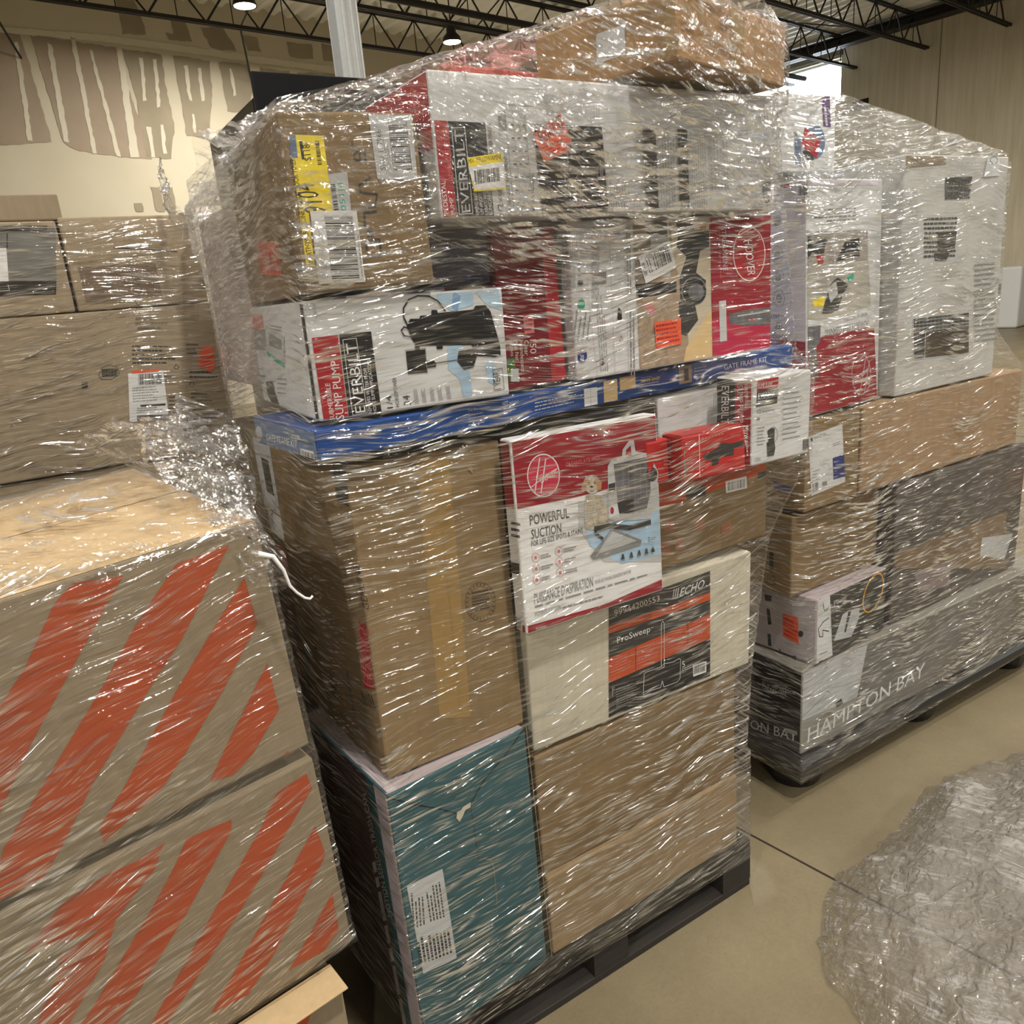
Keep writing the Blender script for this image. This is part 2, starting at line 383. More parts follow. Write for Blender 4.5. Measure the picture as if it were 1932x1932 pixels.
# cross bracing rods and a beam on the right side
e_=empty('roof_bridging'); tag(e_,'thin black diagonal bridging rods crossing between the roof joists','bracing')
f=MB()
for xb in [XL+1.2+3.4*k for k in range(8)]:
    f=MB()
    for k in range(5):
        y0=YB-1.0-1.55*k; f.bar(W((xb,y0,ZJ+.03)),W((xb,y0-1.55,ZD-.06)),.012,joistm,5); f.bar(W((xb,y0,ZD-.06)),W((xb,y0-1.55,ZJ+.03)),.012,joistm,5)
    f.bar(W((xb,YB-1.0,ZJ+.03)),W((xb+.5,YB-.02,ZJ-.45)),.016,joistm,5)
    f.obj('brace_line',e_)
e_=empty('roof_girder'); tag(e_,'black steel girder along the top of the concrete wall','girder')
f=MB(); zg=ZJ+.35
for a,c in (((XR-.9,YF,zg),(XR-.6,YB,zg+.03)),((XR-.9,YF,zg+.17),(XR-.6,YB,zg+.2)),((XR-.765,YF,zg),(XR-.735,YB,zg+.2))): f.box(a,c,joistm,BM)
f.obj('girder_body',e_)
# sprinkler main seen at the far upper right of the stacks
e_=empty('sprinkler_pipe'); tag(e_,'black sprinkler pipe running under the roof joists','pipe')
f=MB(); f.tube([W((XL,YB-3.4,ZJ-.12)),W((XR-.95,YB-3.4,ZJ-.12))],.05,joistm,12); f.obj('pipe_run',e_)
# high-bay lamps ---------------------------------------------------------------------------
m,n=nt('lamp_lens'); out=N(n,'ShaderNodeOutputMaterial'); e=N(n,'ShaderNodeEmission'); e.inputs[0].default_value=(1,.86,.62,1); e.inputs[1].default_value=30; n.links.new(e.outputs[0],out.inputs[0]); lens=m
def highbay(p, label, vis=True):
    e_=empty('high_bay_lamp',p); tag(e_,label,'ceiling lamp','high-bay lamps under the roof')
    f=MB(); f.lathe([(.05,.30),(.07,.28),(.08,.14),(.14,.08),(.165,.0),(.15,0),(.13,.07)],joistm); f.obj('housing',e_,smooth=True)
    f=MB(); f.lathe([(.145,.004),(.145,.012)],lens); f.obj('lens',e_)
    f=MB(); f.bar((0,0,.3),(0,0,max(.35,ZD-p[2]-.02)),.012,joistm,6); f.obj('hanger',e_)
    a=area('lamp_light',(p[0],p[1],p[2]-.03),(0,0,0),.28,.28,LAMP_W,(1,.95,.86),'DISK'); a.parent=e_; a.location=(0,0,-.03)
pl=[on(462,12,2,ZJ-.15),on(853,80,2,ZJ-.15)]
highbay(W(pl[0]),'lit round high-bay lamp left of the steel column, the nearer of two')
highbay(W(pl[1]),'lit round high-bay lamp right of the steel column, the farther of two')
for i in range(4):
    for j in range(3):
        q=Vector((-4.6+5.4*i,-7.0+6.0*j,ZJ-.15))
        highbay(W(q),'high-bay lamp of the rows over the dock side of the hall')
# steel column -------------------------------------------------------------------------------
c0=on(662,150,1,5.6); cc=W((c0.x,5.6,0))
e_=empty('steel_column',cc,(0,0,BY)); tag(e_,'grey painted steel H column standing between the drywall and the stacks','column')
f=MB(); f.box((-.07,-.10,0),(.07,-.088,ZJ),steel); f.box((-.07,.088,0),(.07,.10,ZJ),steel); f.box((-.006,-.088,0),(.006,.088,ZJ),steel); f.obj('column_shaft',e_)
f=MB(); f.box((-.17,-.17,0),(.17,.17,.02),steel); f.obj('base_plate',e_)
f=MB()
for s_ in (-.06,.012,.058): f.box((s_-.005,-.108,.02),(s_+.005,-.10,ZJ),steel)
f.obj('strut_ribs',e_)
# ================================================================ pallets
def pallet(key, loc, rz, sx, sy, label, mt, round_=False, h=.142):
    e=empty('shipping_pallet',loc,(0,0,R_(rz))); tag(e,label,'pallet')
    f=MB()
    if round_:
        f.box((0,0,h-.055),(sx,sy,h),mt); f.obj('deck',e,bevel=.025,seg=3)
        for i in range(3):
            for j in range(3):
                f=MB(); cx=.13+(sx-.26)*i/2; cy=.13+(sy-.26)*j/2
                f.lathe([(.075,0),(.088,.03),(.095,h-.056)],mt,(cx,cy,0),20); f.obj('foot',e,smooth=False)
    else:
        n=7
        for i in range(n):
            f=MB(); y0=(sy-.095)*i/(n-1); f.box((0,y0,h-.022),(sx,y0+.095,h),mt); f.obj('deck_board',e,bevel=.002,seg=1)
        for i in range(3):
            f=MB(); y0=(sy-.095)*i/2; f.box((0,y0,0),(sx,y0+.095,.02),mt); f.obj('added_bottom_board',e,bevel=.002,seg=1)  # boards added along the floor to deepen the shade under the load
        for i in range(3):
            f=MB(); x0=(sx-.1)*i/2; f.box((x0,0,h-.044),(x0+.1,sy,h-.0225),mt); f.obj('cross_board',e)
            for j in range(3):
                f=MB(); y0=(sy-.12)*j/2; f.box((x0,y0,.0205),(x0+.1,y0+.12,h-.0445),mt); f.obj('block',e)
    return e
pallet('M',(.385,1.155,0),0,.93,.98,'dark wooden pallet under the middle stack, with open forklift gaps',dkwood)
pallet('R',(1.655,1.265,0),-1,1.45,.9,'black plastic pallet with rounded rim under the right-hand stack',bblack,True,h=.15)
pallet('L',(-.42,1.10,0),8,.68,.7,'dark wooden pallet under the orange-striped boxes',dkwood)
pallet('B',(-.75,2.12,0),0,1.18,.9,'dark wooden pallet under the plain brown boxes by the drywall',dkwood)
# ================================================================ middle stack
b=Bx('teal','tall teal trash can box with a torn front at the bottom of the middle stack',[.371,1.127,.150,5.0,-.5,-.07,.306,.39,.571],teal)
Z2=(540,1280,.33748)
a=b.art('A',Z2,'printed_design')
a.poly([(548,668),(565,665),(775,1932),(740,1932)],tealw)
a.line([(570,668),(720,705),(855,728),(945,752)],8,black); a.line([(1330,280),(1230,420),(1110,560),(1035,690)],10,black); a.line([(590,965),(700,930),(800,880),(930,815)],9,mat('worn_teal_edge',(.14,.30,.34),.4))  # dark lines paint the fold shadows of the creased board
a.line([(945,752),(955,790),(1030,720),(1050,830),(1075,1020)],6,dgrey)
a.line([(1075,1020),(1110,1005),(1145,1015),(1160,1060),(1180,1270)],5,kraftg)
a.line([(1480,1560),(1180,1600),(950,1932)],7,dgrey); a.line([(1340,270),(1485,1560)],5,kraftg); a.done()
a=b.art('A',Z2,'torn_patch'); a.poly([(955,745),(975,735),(990,715),(1030,690),(1028,720),(1000,735),(985,770),(968,800),(950,780)],cream); a.done('torn spot of pale bare board')
a=b.art('A',Z2,'shipping_label'); a.poly([(672,1160),(872,1062),(952,1560),(765,1650)],lgrey)
a.words((705,1400),(690,1180),(780,1370),dgrey,4); a.words((800,1360),(770,1150),(890,1330),dgrey,5); a.words((745,1600),(720,1440),(930,1530),black,9,.6); a.done('grey paper label with rows of fine print')
a=b.art('B',Z2,'printed_design'); a.luv([(0,0),(.39,0),(.39,.575),(0,.575)],darkmaroon); a.luv([(0,0),(.055,0),(.055,.575),(0,.575)],tealw); a.luv([(.055,0),(.085,0),(.085,.575),(.055,.575)],mat('deep_teal_print',(.01,.06,.065),.5))
a.words((680,1932),(425,600),(650,1932),lgrey,1,.6)
a.text('MOTION SENSOR TRASH CAN',(595,1330),(447,640),(570,1330),lgrey); a.done()
b.art('T',(0,0,1),'printed_design').luv([(0,0),(.31,0),(.31,.39),(0,.39)],teal).luv([(.0,.0),(.05,.0),(.05,.38),(.0,.38)],tealw).luv([(.0,.0),(.31,.0),(.31,.035),(.0,.035)],tealw).done()
Bx('low','long brown carton lowest at the right of the middle stack, resting on the pallet',[.695,1.157,.15,.1,0,0,.575,.5,.2],kraft2)
b=Bx('long','plain brown carton under the white shovel box, with a long crease along its front',[.695,1.169,.353,-.4,0,.2,.575,.5,.285],kraft)
a=b.art('A',(960,1000,.31056),'printed_design'); a.line([(775,1180),(782,1330)],1.5,kraft3); a.line([(850,1350),(845,1460)],1.5,kraft3); a.done()
# narrow printed cartons deeper in the stack, seen along its left side
Bx('dk','dark maroon carton behind the teal box, low in the middle stack',[.395,1.56,.146,0,0,0,.30,.5,.57],darkmaroon)
b=Bx('side1','narrow carton with a grey, white and red printed side behind the tall brown carton',[.395,1.625,.722,0,0,0,.30,.42,.575],kraftg)
a=b.art('B',(430,820,.29),'printed_design')
a.luv([(0,.40),(.16,.40),(.16,.56),(0,.56)],lgrey); a.luv([(.01,.34),(.14,.34),(.14,.395),(.01,.395)],white); a.luv([(.0,.32),(.15,.32),(.15,.338),(.0,.338)],olive); a.luv([(0,.25),(.11,.25),(.11,.32),(0,.32)],red); a.luv([(0,.02),(.40,.02),(.40,.24),(0,.24)],darkmaroon)
a.words((.1,.1),(.3,.1),(.1,.2),grey,2); a.luv([(.05,.44),(.11,.44),(.11,.52),(.05,.52)],dgrey); a.done()
b=Bx('tall','tall plain brown carton with a round stamp, standing on the teal box',[.387,1.167,.727,1.47,-1.9,1.2,.296,.431,.572],kraft)
Z1=(500,800,.31056)
a=b.art('A',Z1,'packing_tape'); a.poly([(915,190),(1115,200),(1250,1780),(1060,1790)],tape); a.done()
a=b.art('A',Z1,'stamp'); a.ring((1308,1080),92,118,3,dgrey); a.ring((1308,1080),72,92,1.5,dgrey)
for k in range(7): a.words((1255,1140-k*18),(1365,1120-k*18),(1255,1128-k*18),dgrey,1,.7,.1)
for k in range(24):
    t=k/24*6.283; a.line([(1308+78*math.cos(t),1080+100*math.sin(t)),(1308+87*math.cos(t),1080+111*math.sin(t))],6,dgrey)
a.done('round black makers stamp')
a=b.art('A',Z1,'printed_design'); a.line([(1075,650),(1185,1740)],1.6,kraft3); a.poly([(1222,262),(1250,225),(1262,305)],kraft2); a.done()
a=b.art('B',Z1,'printed_design'); a.poly([(412,260),(495,290),(508,500),(440,470)],dgrey)
for k in range(5): a.line([(415,290+k*40),(505,325+k*40)],3,grey)
a.poly([(570,1195),(640,1235),(668,1615),(605,1600)],red); a.text('FRAGILE',(660,1600),(632,1245),(625,1590),redpale); a.text('HEAVY',(625,1590),(595,1210),(592,1560),redpale)
a.words((545,1740),(500,1480),(530,1740),dgrey,1); a.words((420,1700),(400,1480),(435,1700),dgrey,2); a.text('GENUINE',(640,1130),(575,860),(600,1120),dgrey)
a.words((240,1640),(225,1200),(290,1680),dgrey,1,.8); a.words((680,1740),(650,1640),(600,1700),dgrey,5); a.done()
b=Bx('echo','long white corrugated box with a black and orange shovel label in the middle stack',[.699,1.172,.650,-1.2,.6,.7,.615,.3,.286],cream)
Z3=(960,1000,.31056)
a=b.art('A',Z3,'printed_label')
def band(l0,l1,r0,r1,m,x0=606,x1=1222): a.poly([(x0,l0),(x1,r0),(x1,r1),(x0,l1)],m)
band(470,1140,247,885,dgrey); band(585,630,378,425,orprint)
band(780,930,508,658,orprint); band(930,1140,660,885,black)
for x,l in ((770,0),(925,0),(1085,0)): a.line([(x,775-(x-606)*.44),(x,925-(x-606)*.44)],7,dgrey)
for x0,x1 in ((620,755),(780,915),(945,1075),(1095,1210)):
    y0=795-(x0-606)*.44; y1=795-(x1-606)*.44; a.words((x0,y0),(x1,y1),(x0,y0+105),redpale,6,.35)
a.text('99944200553',(640,525),(915,430),(637,488),pale); a.text('ECHO',(1035,408),(1180,350),(1048,352),whitem)
for k in range(3): a.line([(995+k*13,415-k*5),(1003+k*13,360-k*4)],7,whitem)
a.text('ProSweep',(658,700),(858,628),(655,650),whitem); a.text('TM',(860,600),(875,594),(860,592),whitem); a.text("The Professionals' Choice",(830,532),(1025,462),(829,516),redpale)
a.line([(924,830),(924,568),(933,552),(942,566),(942,828)],4,whitem,False); a.line([(815,1000),(820,872),(835,862),(925,828),(940,812),(1000,800),(1030,780),(1042,785),(1038,900),(1020,922),(940,952),(930,915),(920,955),(860,975),(815,1000)],4,whitem)
a.text('5',(1052,835),(1068,828),(1050,800),whitem); a.words((1050,860),(1200,795),(1050,838),whitem,2,.35)
a.poly([(1116,820),(1198,795),(1197,862),(1118,890)],whitem); a.bars((1122,876),(1192,853),(1122,826),black,18)
a.line([(628,1010),(630,960)],3,whitem); a.ring((632,960),7,9,2,whitem)
a.words((650,1080),(800,1020),(648,960),grey,8,.35); a.done('black and orange printed label with a snow shovel outline')
b=Bx('hoover1','red and white carpet cleaner box with a picture of a dog and machine',[.678,1.127,.932,-.9,-1.3,.6,.336,.038,.368],whitem)
ZH=(900,640,.34161)
a=b.art('A',ZH,'printed_design')
a.poly([(100,440),(1100,380),(1100,740),(560,868),(100,962)],dred)
a.poly([(560,900),(1050,780),(1050,1230),(700,1230),(560,1050)],lgrey); a.poly([(600,1040),(1050,930),(1050,1180),(800,1240),(620,1140)],sky)
a.poly([(1100,1290),(700,1465),(262,1588),(100,1620),(280,1720),(1100,1400)],dred)
a.ring((366,752),88,117,7,whitem,fill=mat('bright_red_print',(.50,.03,.07),.35))
a.line([(345,655),(318,850)],7,whitem); a.line([(378,660),(352,850)],7,whitem); a.line([(300,815),(400,738),(440,715)],5,whitem); a.text('OOVER',(352,800),(440,742),(348,772),whitem)
a.text('CLEANSLATE PRO',(490,706),(675,666),(488,682),redpale)
a.text('POWERFUL',(293,1028),(508,985),(288,972),dgrey); a.text('SUCTION',(300,1104),(465,1066),(297,1052),dgrey); a.text('FOR LIFE-SIZE SPOTS & STAINS',(300,1145),(583,1070),(298,1115),dgrey)
a.text("PUISSANCE D'ASPIRATION",(316,1462),(640,1365),(313,1402),grey); a.text('POUR LES TACHES GRANDEUR NATURE',(652,1352),(850,1290),(650,1332),grey)
a.words((318,1485),(960,1300),(318,1470),grey,1,.6,.05); a.text('POTENTE SUCCIÓN',(320,1532),(463,1490),(318,1500),grey); a.words((470,1490),(700,1425),(470,1478),grey,1,.8,.05); a.text('FH14020V',(325,1607),(382,1592),(324,1592),whitem)
for (x,y) in ((322,1205),(450,1170),(325,1267),(453,1228),(328,1327),(457,1287)):
    a.ring((x,y),20,25,2.2,red); a.ring((x,y),8,9,0,red,fill=redpale); a.words((x+26,y+10),(x+100,y-8),(x+26,y-18),grey,2,.5,.4)
# dog
a.poly([(600,860),(680,860),(715,930),(735,1040),(700,1050),(600,1050),(592,1010),(590,930)],fur); a.ring((632,800),46,52,0,fur,fill=fur)
a.poly([(590,770),(572,820),(580,850),(600,830),(606,780)],furb); a.poly([(658,768),(686,790),(682,830),(662,835),(654,790)],furb); a.ring((612,790),12,14,0,fur,fill=furb); a.ring((650,788),11,13,0,fur,fill=furb)
a.ring((630,816),9,7,0,black,fill=black); a.ring((614,794),5,5,0,black,fill=black); a.ring((648,791),5,5,0,black,fill=black); a.line([(622,836),(632,842),(642,834)],3,black)
# machine
a.poly([(795,670),(800,610),(835,560),(862,556),(872,620),(945,630),(950,660)],lgrey); a.poly([(815,650),(820,610),(845,585),(850,640)],dred)
a.poly([(718,700),(740,665),(940,625),(972,680),(1000,740),(965,960),(955,990),(760,1005),(722,990)],lgrey); a.poly([(750,690),(930,650),(950,720),(955,840),(930,950),(780,960)],greyglass)
for k in range(5): a.line([(800+k*32,700-k*4),(806+k*32,890-k*4)],5,grey)
a.poly([(765,900),(860,880),(865,960),(782,962)],dgrey); a.poly([(735,905),(770,900),(785,985),(728,992)],white); a.ring((742,945),10,20,0,red,fill=red); a.poly([(722,800),(760,790),(760,830),(722,835)],dgrey); a.ring((960,745),32,40,0,dgrey,fill=dgrey)
a.line([(650,1045),(720,1030),(840,1040),(950,1010)],32,dgrey); a.line([(690,1100),(650,1070),(660,1040),(760,1020)],18,dgrey)
a.poly([(745,1042),(905,1108),(898,1135),(700,1200),(640,1215),(622,1195)],grey); a.poly([(745,1060),(880,1112),(660,1185)],lgrey); a.line([(745,1045),(655,1200)],5,lgrey)
for k,x in enumerate((800,847,890,930,965)): a.poly([(x-2,1185-k*10),(x+4,1183-k*10),(x+12,1212-k*10),(x-10,1216-k*10)],dgrey); a.words((x-10,1228-k*10),(x+12,1222-k*10),(x-10,1220-k*10),grey,1)
a.text('2',(940,1115),(950,1112),(939,1092),dgrey); a.words((955,1112),(985,1105),(955,1092),grey,2); a.done()
a=b.art('B',ZH,'printed_design'); a.poly([(80,430),(260,430),(260,940),(100,925)],dred); a.poly([(190,1590),(330,1570),(330,1680),(190,1680)],dred)
a.poly([(205,1515),(250,1530),(252,1610),(212,1595)],white); a.bars((212,1590),(246,1604),(212,1530),black,10); a.words((190,1000),(245,1010),(190,1100),dgrey,3); a.poly([(190,1230),(235,1240),(235,1300),(195,1290)],dgrey); a.done()
b=Bx('orc','brown carton with an orange top band, right of the carpet cleaner box',[.735,1.172,.948,0,.2,0,.65,.28,.2],kraft)
a=b.art('A',ZH,'printed_design'); W_,H_=b.D[0],b.D[2]
a.luv([(0,H_-.075),(W_,H_-.048),(W_,H_),(0,H_)],orprint); a.poly([(1152,822),(1262,802),(1262,868),(1152,882)],dgrey); a.poly([(1550,735),(1640,715),(1640,752),(1550,770)],dgrey)
for (x,y) in ((1230,1020),(1380,1040),(1120,1125),(1040,1150),(1060,1020)): a.poly([(x-34,y-20),(x+20,y-42),(x+30,y+30),(x-26,y+40)],mat('faint_orange_print',(.33,.14,.075),.7)); 
a.done()
a=b.art('A',ZH,'shipping_label'); a.poly([(1370,785),(1486,755),(1490,822),(1374,850)],whitem); a.bars((1384,838),(1478,816),(1384,792),black,20); a.done('white barcode label')
b=Bx('blk','black carton standing in for the shadowed gap under the blue gate box',[.70,1.195,1.156,0,0,0,.375,.25,.152],bblack)  # its black colour stands in for the shade of the gap
Bx('sp2','small grey carton between the black carton and the red tool box',[.945,1.175,1.156,0,0,0,.10,.018,.10],grey) if False else None
b=Bx('milw','red power tool box with white lettering in front of the pump boxes',[1.048,1.094,1.156,-4.5,.2,.3,.166,.064,.093],mred)
a=b.art('A',ZH,'printed_design'); a.text('Milwaukee',(1462,480),(1492,645),(1500,478),whitem); a.line([(1226,525),(1230,760)],5,whitem); a.poly([(1250,640),(1330,600),(1345,570),(1400,575),(1470,560),(1470,590),(1420,600),(1415,640),(1340,650),(1330,690),(1300,700),(1290,665),(1250,665)],dgrey)
a.words((1150,600),(1215,590),(1150,560),redpale,3); a.words((1150,760),(1215,748),(1150,660),redpale,5); a.words((1240,560),(1400,520),(1240,540),redpale,1); a.done()
a=b.art('A',ZH,'hang_strap'); a.poly([(1118,620),(1150,612),(1142,660),(1158,700),(1150,776),(1122,780),(1128,720),(1112,680)],kraftg); a.done('crumpled brown paper strap')
b.art('T',ZH).luv([(0,0),(.166,0),(.166,.064),(0,.064)],mat('tool_red_top',(.48,.03,.025),.35)).done()
b=Bx('milw2','smaller red tool box pushed behind the hanging strap beside the other red tool box',[.985,1.125,1.156,3,0,0,.06,.05,.088],mred)
a=b.art('A',ZH); a.text('TOOL',(1035,560),(1095,566),(1035,548),redpale); a.words((1030,700),(1100,700),(1030,620),redpale,4); a.done()
b=Bx('pside','plain white carton tucked behind the red tool box and the small pump box',[1.085,1.20,1.154,0,0,0,.27,.12,.158],white)
b=Bx('pumpR','white sump pump box sticking out at the right of the middle stack',[1.219,1.07,1.160,-.6,.3,.6,.178,.10,.18],white)
a=b.art('B',(0,0,1),'printed_design'); a.luv([(0,0),(.046,0),(.046,.18),(0,.18)],red); a.luv([(.046,0),(.10,0),(.10,.18),(.046,.18)],black)
a.text('SUMP PUMP',(1391,727),(1392,797),(1402,726),whitem); a.text('SUBMERSIBLE',(1405,724),(1407,772),(1411,723),whitem); a.text('EVERBILT',(1362,729),(1361,800),(1376,728),whitem); a.words((1346,740),(1346,790),(1356,740),grey,3); a.done()
b=BOXES['pumpR']
a=b.art('A',ZH,'printed_design'); a.poly([(1548,220),(1665,203),(1662,268),(1546,285)],red); a.poly([(1546,285),(1662,268),(1656,352),(1540,375)],black)
a.text('SUMP PUMP',(1550,272),(1630,258),(1550,248),whitem); a.text('EVERBILT',(1553,328),(1650,310),(1553,300),whitem); a.line([(1550,334),(1654,314),(1656,284),(1551,303)],2,whitem,True); a.words((1548,362),(1620,348),(1548,340),whitem,2)
a.text('1/2',(1546,412),(1566,408),(1546,392),dgrey); a.text('38',(1543,450),(1560,447),(1543,430),dgrey); a.words((1570,405),(1650,392),(1570,395),grey,1)
a.words((1545,590),(1590,582),(1545,480),grey,6,.3); a.words((1688,560),(1790,540),(1690,255),grey,11,.22,.3)
for k in range(8): a.line([(1680,270+k*40),(1690,268+k*40),(1690,283+k*40),(1680,285+k*40)],1.5,grey,True)
a.poly([(1602,505),(1622,490),(1642,492),(1640,560),(1645,600),(1638,640),(1602,648),(1600,590),(1608,560)],dgrey); a.ring((1636,525),22,40,3,dgrey); a.poly([(1598,570),(1612,570),(1612,592),(1600,592)],black)
a.bars((1798,612),(1832,604),(1798,555),black,10); a.text('1 YEAR',(1535,672),(1560,668),(1535,656),grey); a.line([(1530,676),(1566,670),(1566,652),(1531,656)],1.5,grey,True); a.done()
# the blue gate kit that bridges the stack
b=Bx('gate','long flat blue gate frame kit box laid across the middle stack',[.348,1.153,1.32,3.96,-.1,-.1,1.205,.295,.05],blue)
ZG=(440,500,.28986)
a=b.art('B',ZG,'printed_design'); a.luv([(0,0),(.295,0),(.295,.05),(0,.05)],bluegr); a.ring((167,1100),22,50,3,lgrey,fill=mat('pale_logo',(.42,.44,.46),.5))
a.text('GATE FRAME KIT',(216,1140),(418,1190),(216,1095),whitem); a.text('4ft.-6ft. High x Up to 6ft. Wide',(222,1180),(428,1238),(222,1158),lgrey); a.poly([(382,1100),(435,1110),(435,1135),(382,1125)],lgrey)
a.poly([(438,1192),(525,1214),(536,1292),(446,1264)],whitem); a.bars((448,1254),(528,1280),(446,1205),black,16); a.done()
a=b.art('A',ZG,'printed_design'); a.text('This Box contains:',(1525,955),(1670,928),(1524,938),lgrey); a.words((1530,1050),(1650,1025),(1530,965),lgrey,4,.25); a.text('NOT included:',(1752,915),(1858,898),(1750,890),lgrey); a.words((1755,960),(1870,935),(1755,925),lgrey,2,.3); a.done()
a=b.art('A',ZH,'printed_design'); a.text('Heavy-duty steel frame',(320,332),(450,308),(320,320),lgrey); a.words((318,400),(545,350),(318,340),lgrey,3,.3)
a.poly([(697,232),(772,218),(776,350),(700,366)],tan); a.poly([(785,212),(872,196),(876,270),(788,284)],tan); a.text('NEVER-SAGS!',(905,240),(1008,220),(904,224),yellow); a.words((905,256),(1030,232),(905,246),lgrey,1); a.text('Patented Design',(905,218),(965,208),(905,211),lgrey)
a.poly([(1112,150),(1182,138),(1186,236),(1115,250)],wood); a.poly([(1140,165),(1165,160),(1168,225),(1142,232)],dgrey); a.words((1200,220),(1300,200),(1198,150),lgrey,4,.25)
a.text('GATE FRAME KIT',(1364,170),(1600,122),(1362,142),whitem); a.text('4ft.-6ft. High x Up to 6ft. Wide',(1370,196),(1600,150),(1368,182),lgrey); a.done()
a=b.art('A',ZH,'shipping_label'); a.poly([(588,275),(660,264),(664,370),(592,380)],whitem); a.line([(625,270),(628,375)],2,grey); a.line([(590,325),(662,315)],2,grey); a.done('white sticker')
# on the gate kit
b=Bx('pump','wide white sump pump box with a large pump picture on the blue gate box',[.364,1.172,1.379,-3.1,0,.6,.338,.42,.182],white)
a=b.art('A',ZG,'printed_design')
a.poly([(1320,150),(1560,140),(1560,260),(1420,300),(1330,230)],sky); a.poly([(1540,140),(1720,140),(1760,300),(1650,260)],sky); a.poly([(1390,540),(1480,500),(1530,640),(1560,860),(1500,870),(1470,740),(1400,680)],sky); a.poly([(1640,640),(1700,620),(1700,780),(1660,760)],sky); a.poly([(1430,170),(1480,200),(1460,300),(1420,280)],mat('water_blue_print',(.20,.36,.60),.4,var=.2))
a.poly([(510,475),(680,455),(752,1012),(592,1036)],red); a.poly([(688,452),(896,432),(966,966),(754,1006)],black)
a.text('SUMP PUMP',(722,1002),(686,622),(668,1008),whitem); a.text('SUBMERSIBLE',(660,1008),(628,770),(630,1010),whitem)
a.line([(712,487),(800,476),(872,960),(778,978)],3,whitem,True); a.text('EVERBILT',(862,955),(800,505),(796,965),whitem)
a.text('REMOVES WATER FROM',(902,965),(868,672),(880,968),whitem); a.text('HOME SUMP APPLICATIONS',(934,958),(890,616),(912,962),whitem)
a.text('1/4',(1040,930),(1028,848),(1002,934),dgrey); a.text('HORSEPOWER',(1082,922),(1058,728),(1058,925),dgrey); a.text('34',(1158,908),(1146,846),(1112,912),dgrey)
for x in (1180,1230,1285,1335,1390): a.words((x+28,900-(x-1180)*.14),(x+14,795-(x-1180)*.1),(x,903-(x-1180)*.14),grey,3,.4,.3)
a.poly([(1128,400),(1150,350),(1210,350),(1215,330),(1285,325),(1290,292),(1325,292),(1330,312),(1560,290),(1575,265),(1640,262),(1672,300),(1735,520),(1740,590),(1700,600),(1570,590),(1550,520),(1190,525),(1162,485),(1140,430)],bblack)
for k in range(6): a.line([(1230,360+k*24),(1700,335+k*30)],3,dgrey)
a.poly([(1320,515),(1360,512),(1362,545),(1325,548)],black); a.poly([(1122,562),(1248,548),(1262,696),(1136,708)],black); a.line([(1118,556),(1248,542),(1262,700)],5,grey); a.poly([(1180,520),(1210,515),(1212,550),(1184,552)],black)
a.poly([(1255,625),(1300,618),(1320,640),(1318,662),(1262,668)],black); a.line([(1300,642),(1470,614)],6,dgrey); a.poly([(1465,560),(1560,545),(1582,600),(1562,665),(1500,682),(1455,625)],black)
a.line([(1135,395),(1108,340),(1106,280),(1140,225),(1200,200),(1270,202),(1330,235),(1378,300)],9,black); a.line([(1165,470),(1110,460),(1092,425),(1110,402),(1150,420),(1185,480)],8,black)
a.line([(1686,682),(1748,672),(1762,810),(1698,820)],3,dgrey,True); a.text('1 YEAR',(1742,806),(1728,688),(1702,812),dgrey); a.text('CODE 3 OHM',(545,345),(532,250),(530,348),grey); a.done()
a=b.art('B',ZG,'printed_design'); a.poly([(115,325),(186,318),(202,412),(130,422)],redpale); a.poly([(133,425),(206,416),(218,552),(150,558)],grey); a.poly([(212,392),(334,470),(336,672),(222,572)],lgrey); a.poly([(222,560),(336,640),(336,672),(224,590)],teal2); a.poly([(235,440),(318,490),(318,560),(235,520)],grey)
a.words((240,420),(330,440),(245,380),grey,2,.3); a.words((290,840),(370,850),(290,720),grey,4,.25); a.poly([(215,760),(260,755),(270,820),(320,960),(270,930),(225,840)],dgrey); a.ring((248,805),22,50,3,grey); a.words((160,820),(210,830),(160,640),grey,4,.2); a.done()
a=b.art('B',ZG,'edge_tape'); a.luv([(.0,.0),(.018,.0),(.018,.182),(.0,.182)],bblack); a.done('black tape down the corner')
b=Bx('net','burgundy net lights box between the wide pump box and the floor cleaner box',[.716,1.182,1.378,.3,-.8,-1.2,.132,.2,.276],burg)
a=b.art('A',(780,0,.37267),'printed_design'); a.poly([(640,1120),(735,1110),(790,1932),(700,1932)],red); a.text('150',(588,1720),(590,1790),(620,1718),pale); a.text('Clear',(560,1722),(562,1800),(582,1722),pale); a.text('Incandescent',(536,1722),(545,1885),(556,1722),pale); a.text('Mini Net',(508,1728),(516,1826),(528,1728),pale); a.text('Lights',(482,1730),(488,1804),(502,1730),pale)
a.poly([(555,1605),(605,1600),(612,1685),(562,1690)],redpale); a.words((562,1680),(605,1675),(560,1610),burg,3); a.poly([(455,1815),(510,1810),(530,1932),(455,1932)],green)
for k in range(14): a.ring((460+random.random()*50,1825+random.random()*80),3,3,0,yellow,fill=yellow)
a.poly([(490,1870),(530,1865),(535,1932),(492,1932)],lgrey); a.done()
Bx('navy','glossy dark navy box beside the brown timer box with the yellow tag',[.588,1.19,1.566,0,0,0,.118,.2,.09],mat('glossy_navy_board',(.018,.016,.035),.12,spec=.7))
b=Bx('stream','white and red upright floor cleaner box with photos, below the long pedestal pump box',[.856,1.163,1.379,.5,-.3,-.2,.535,.2,.28],white)
ZS=(780,0,.37267)
a=b.art('A',ZS,'printed_design')
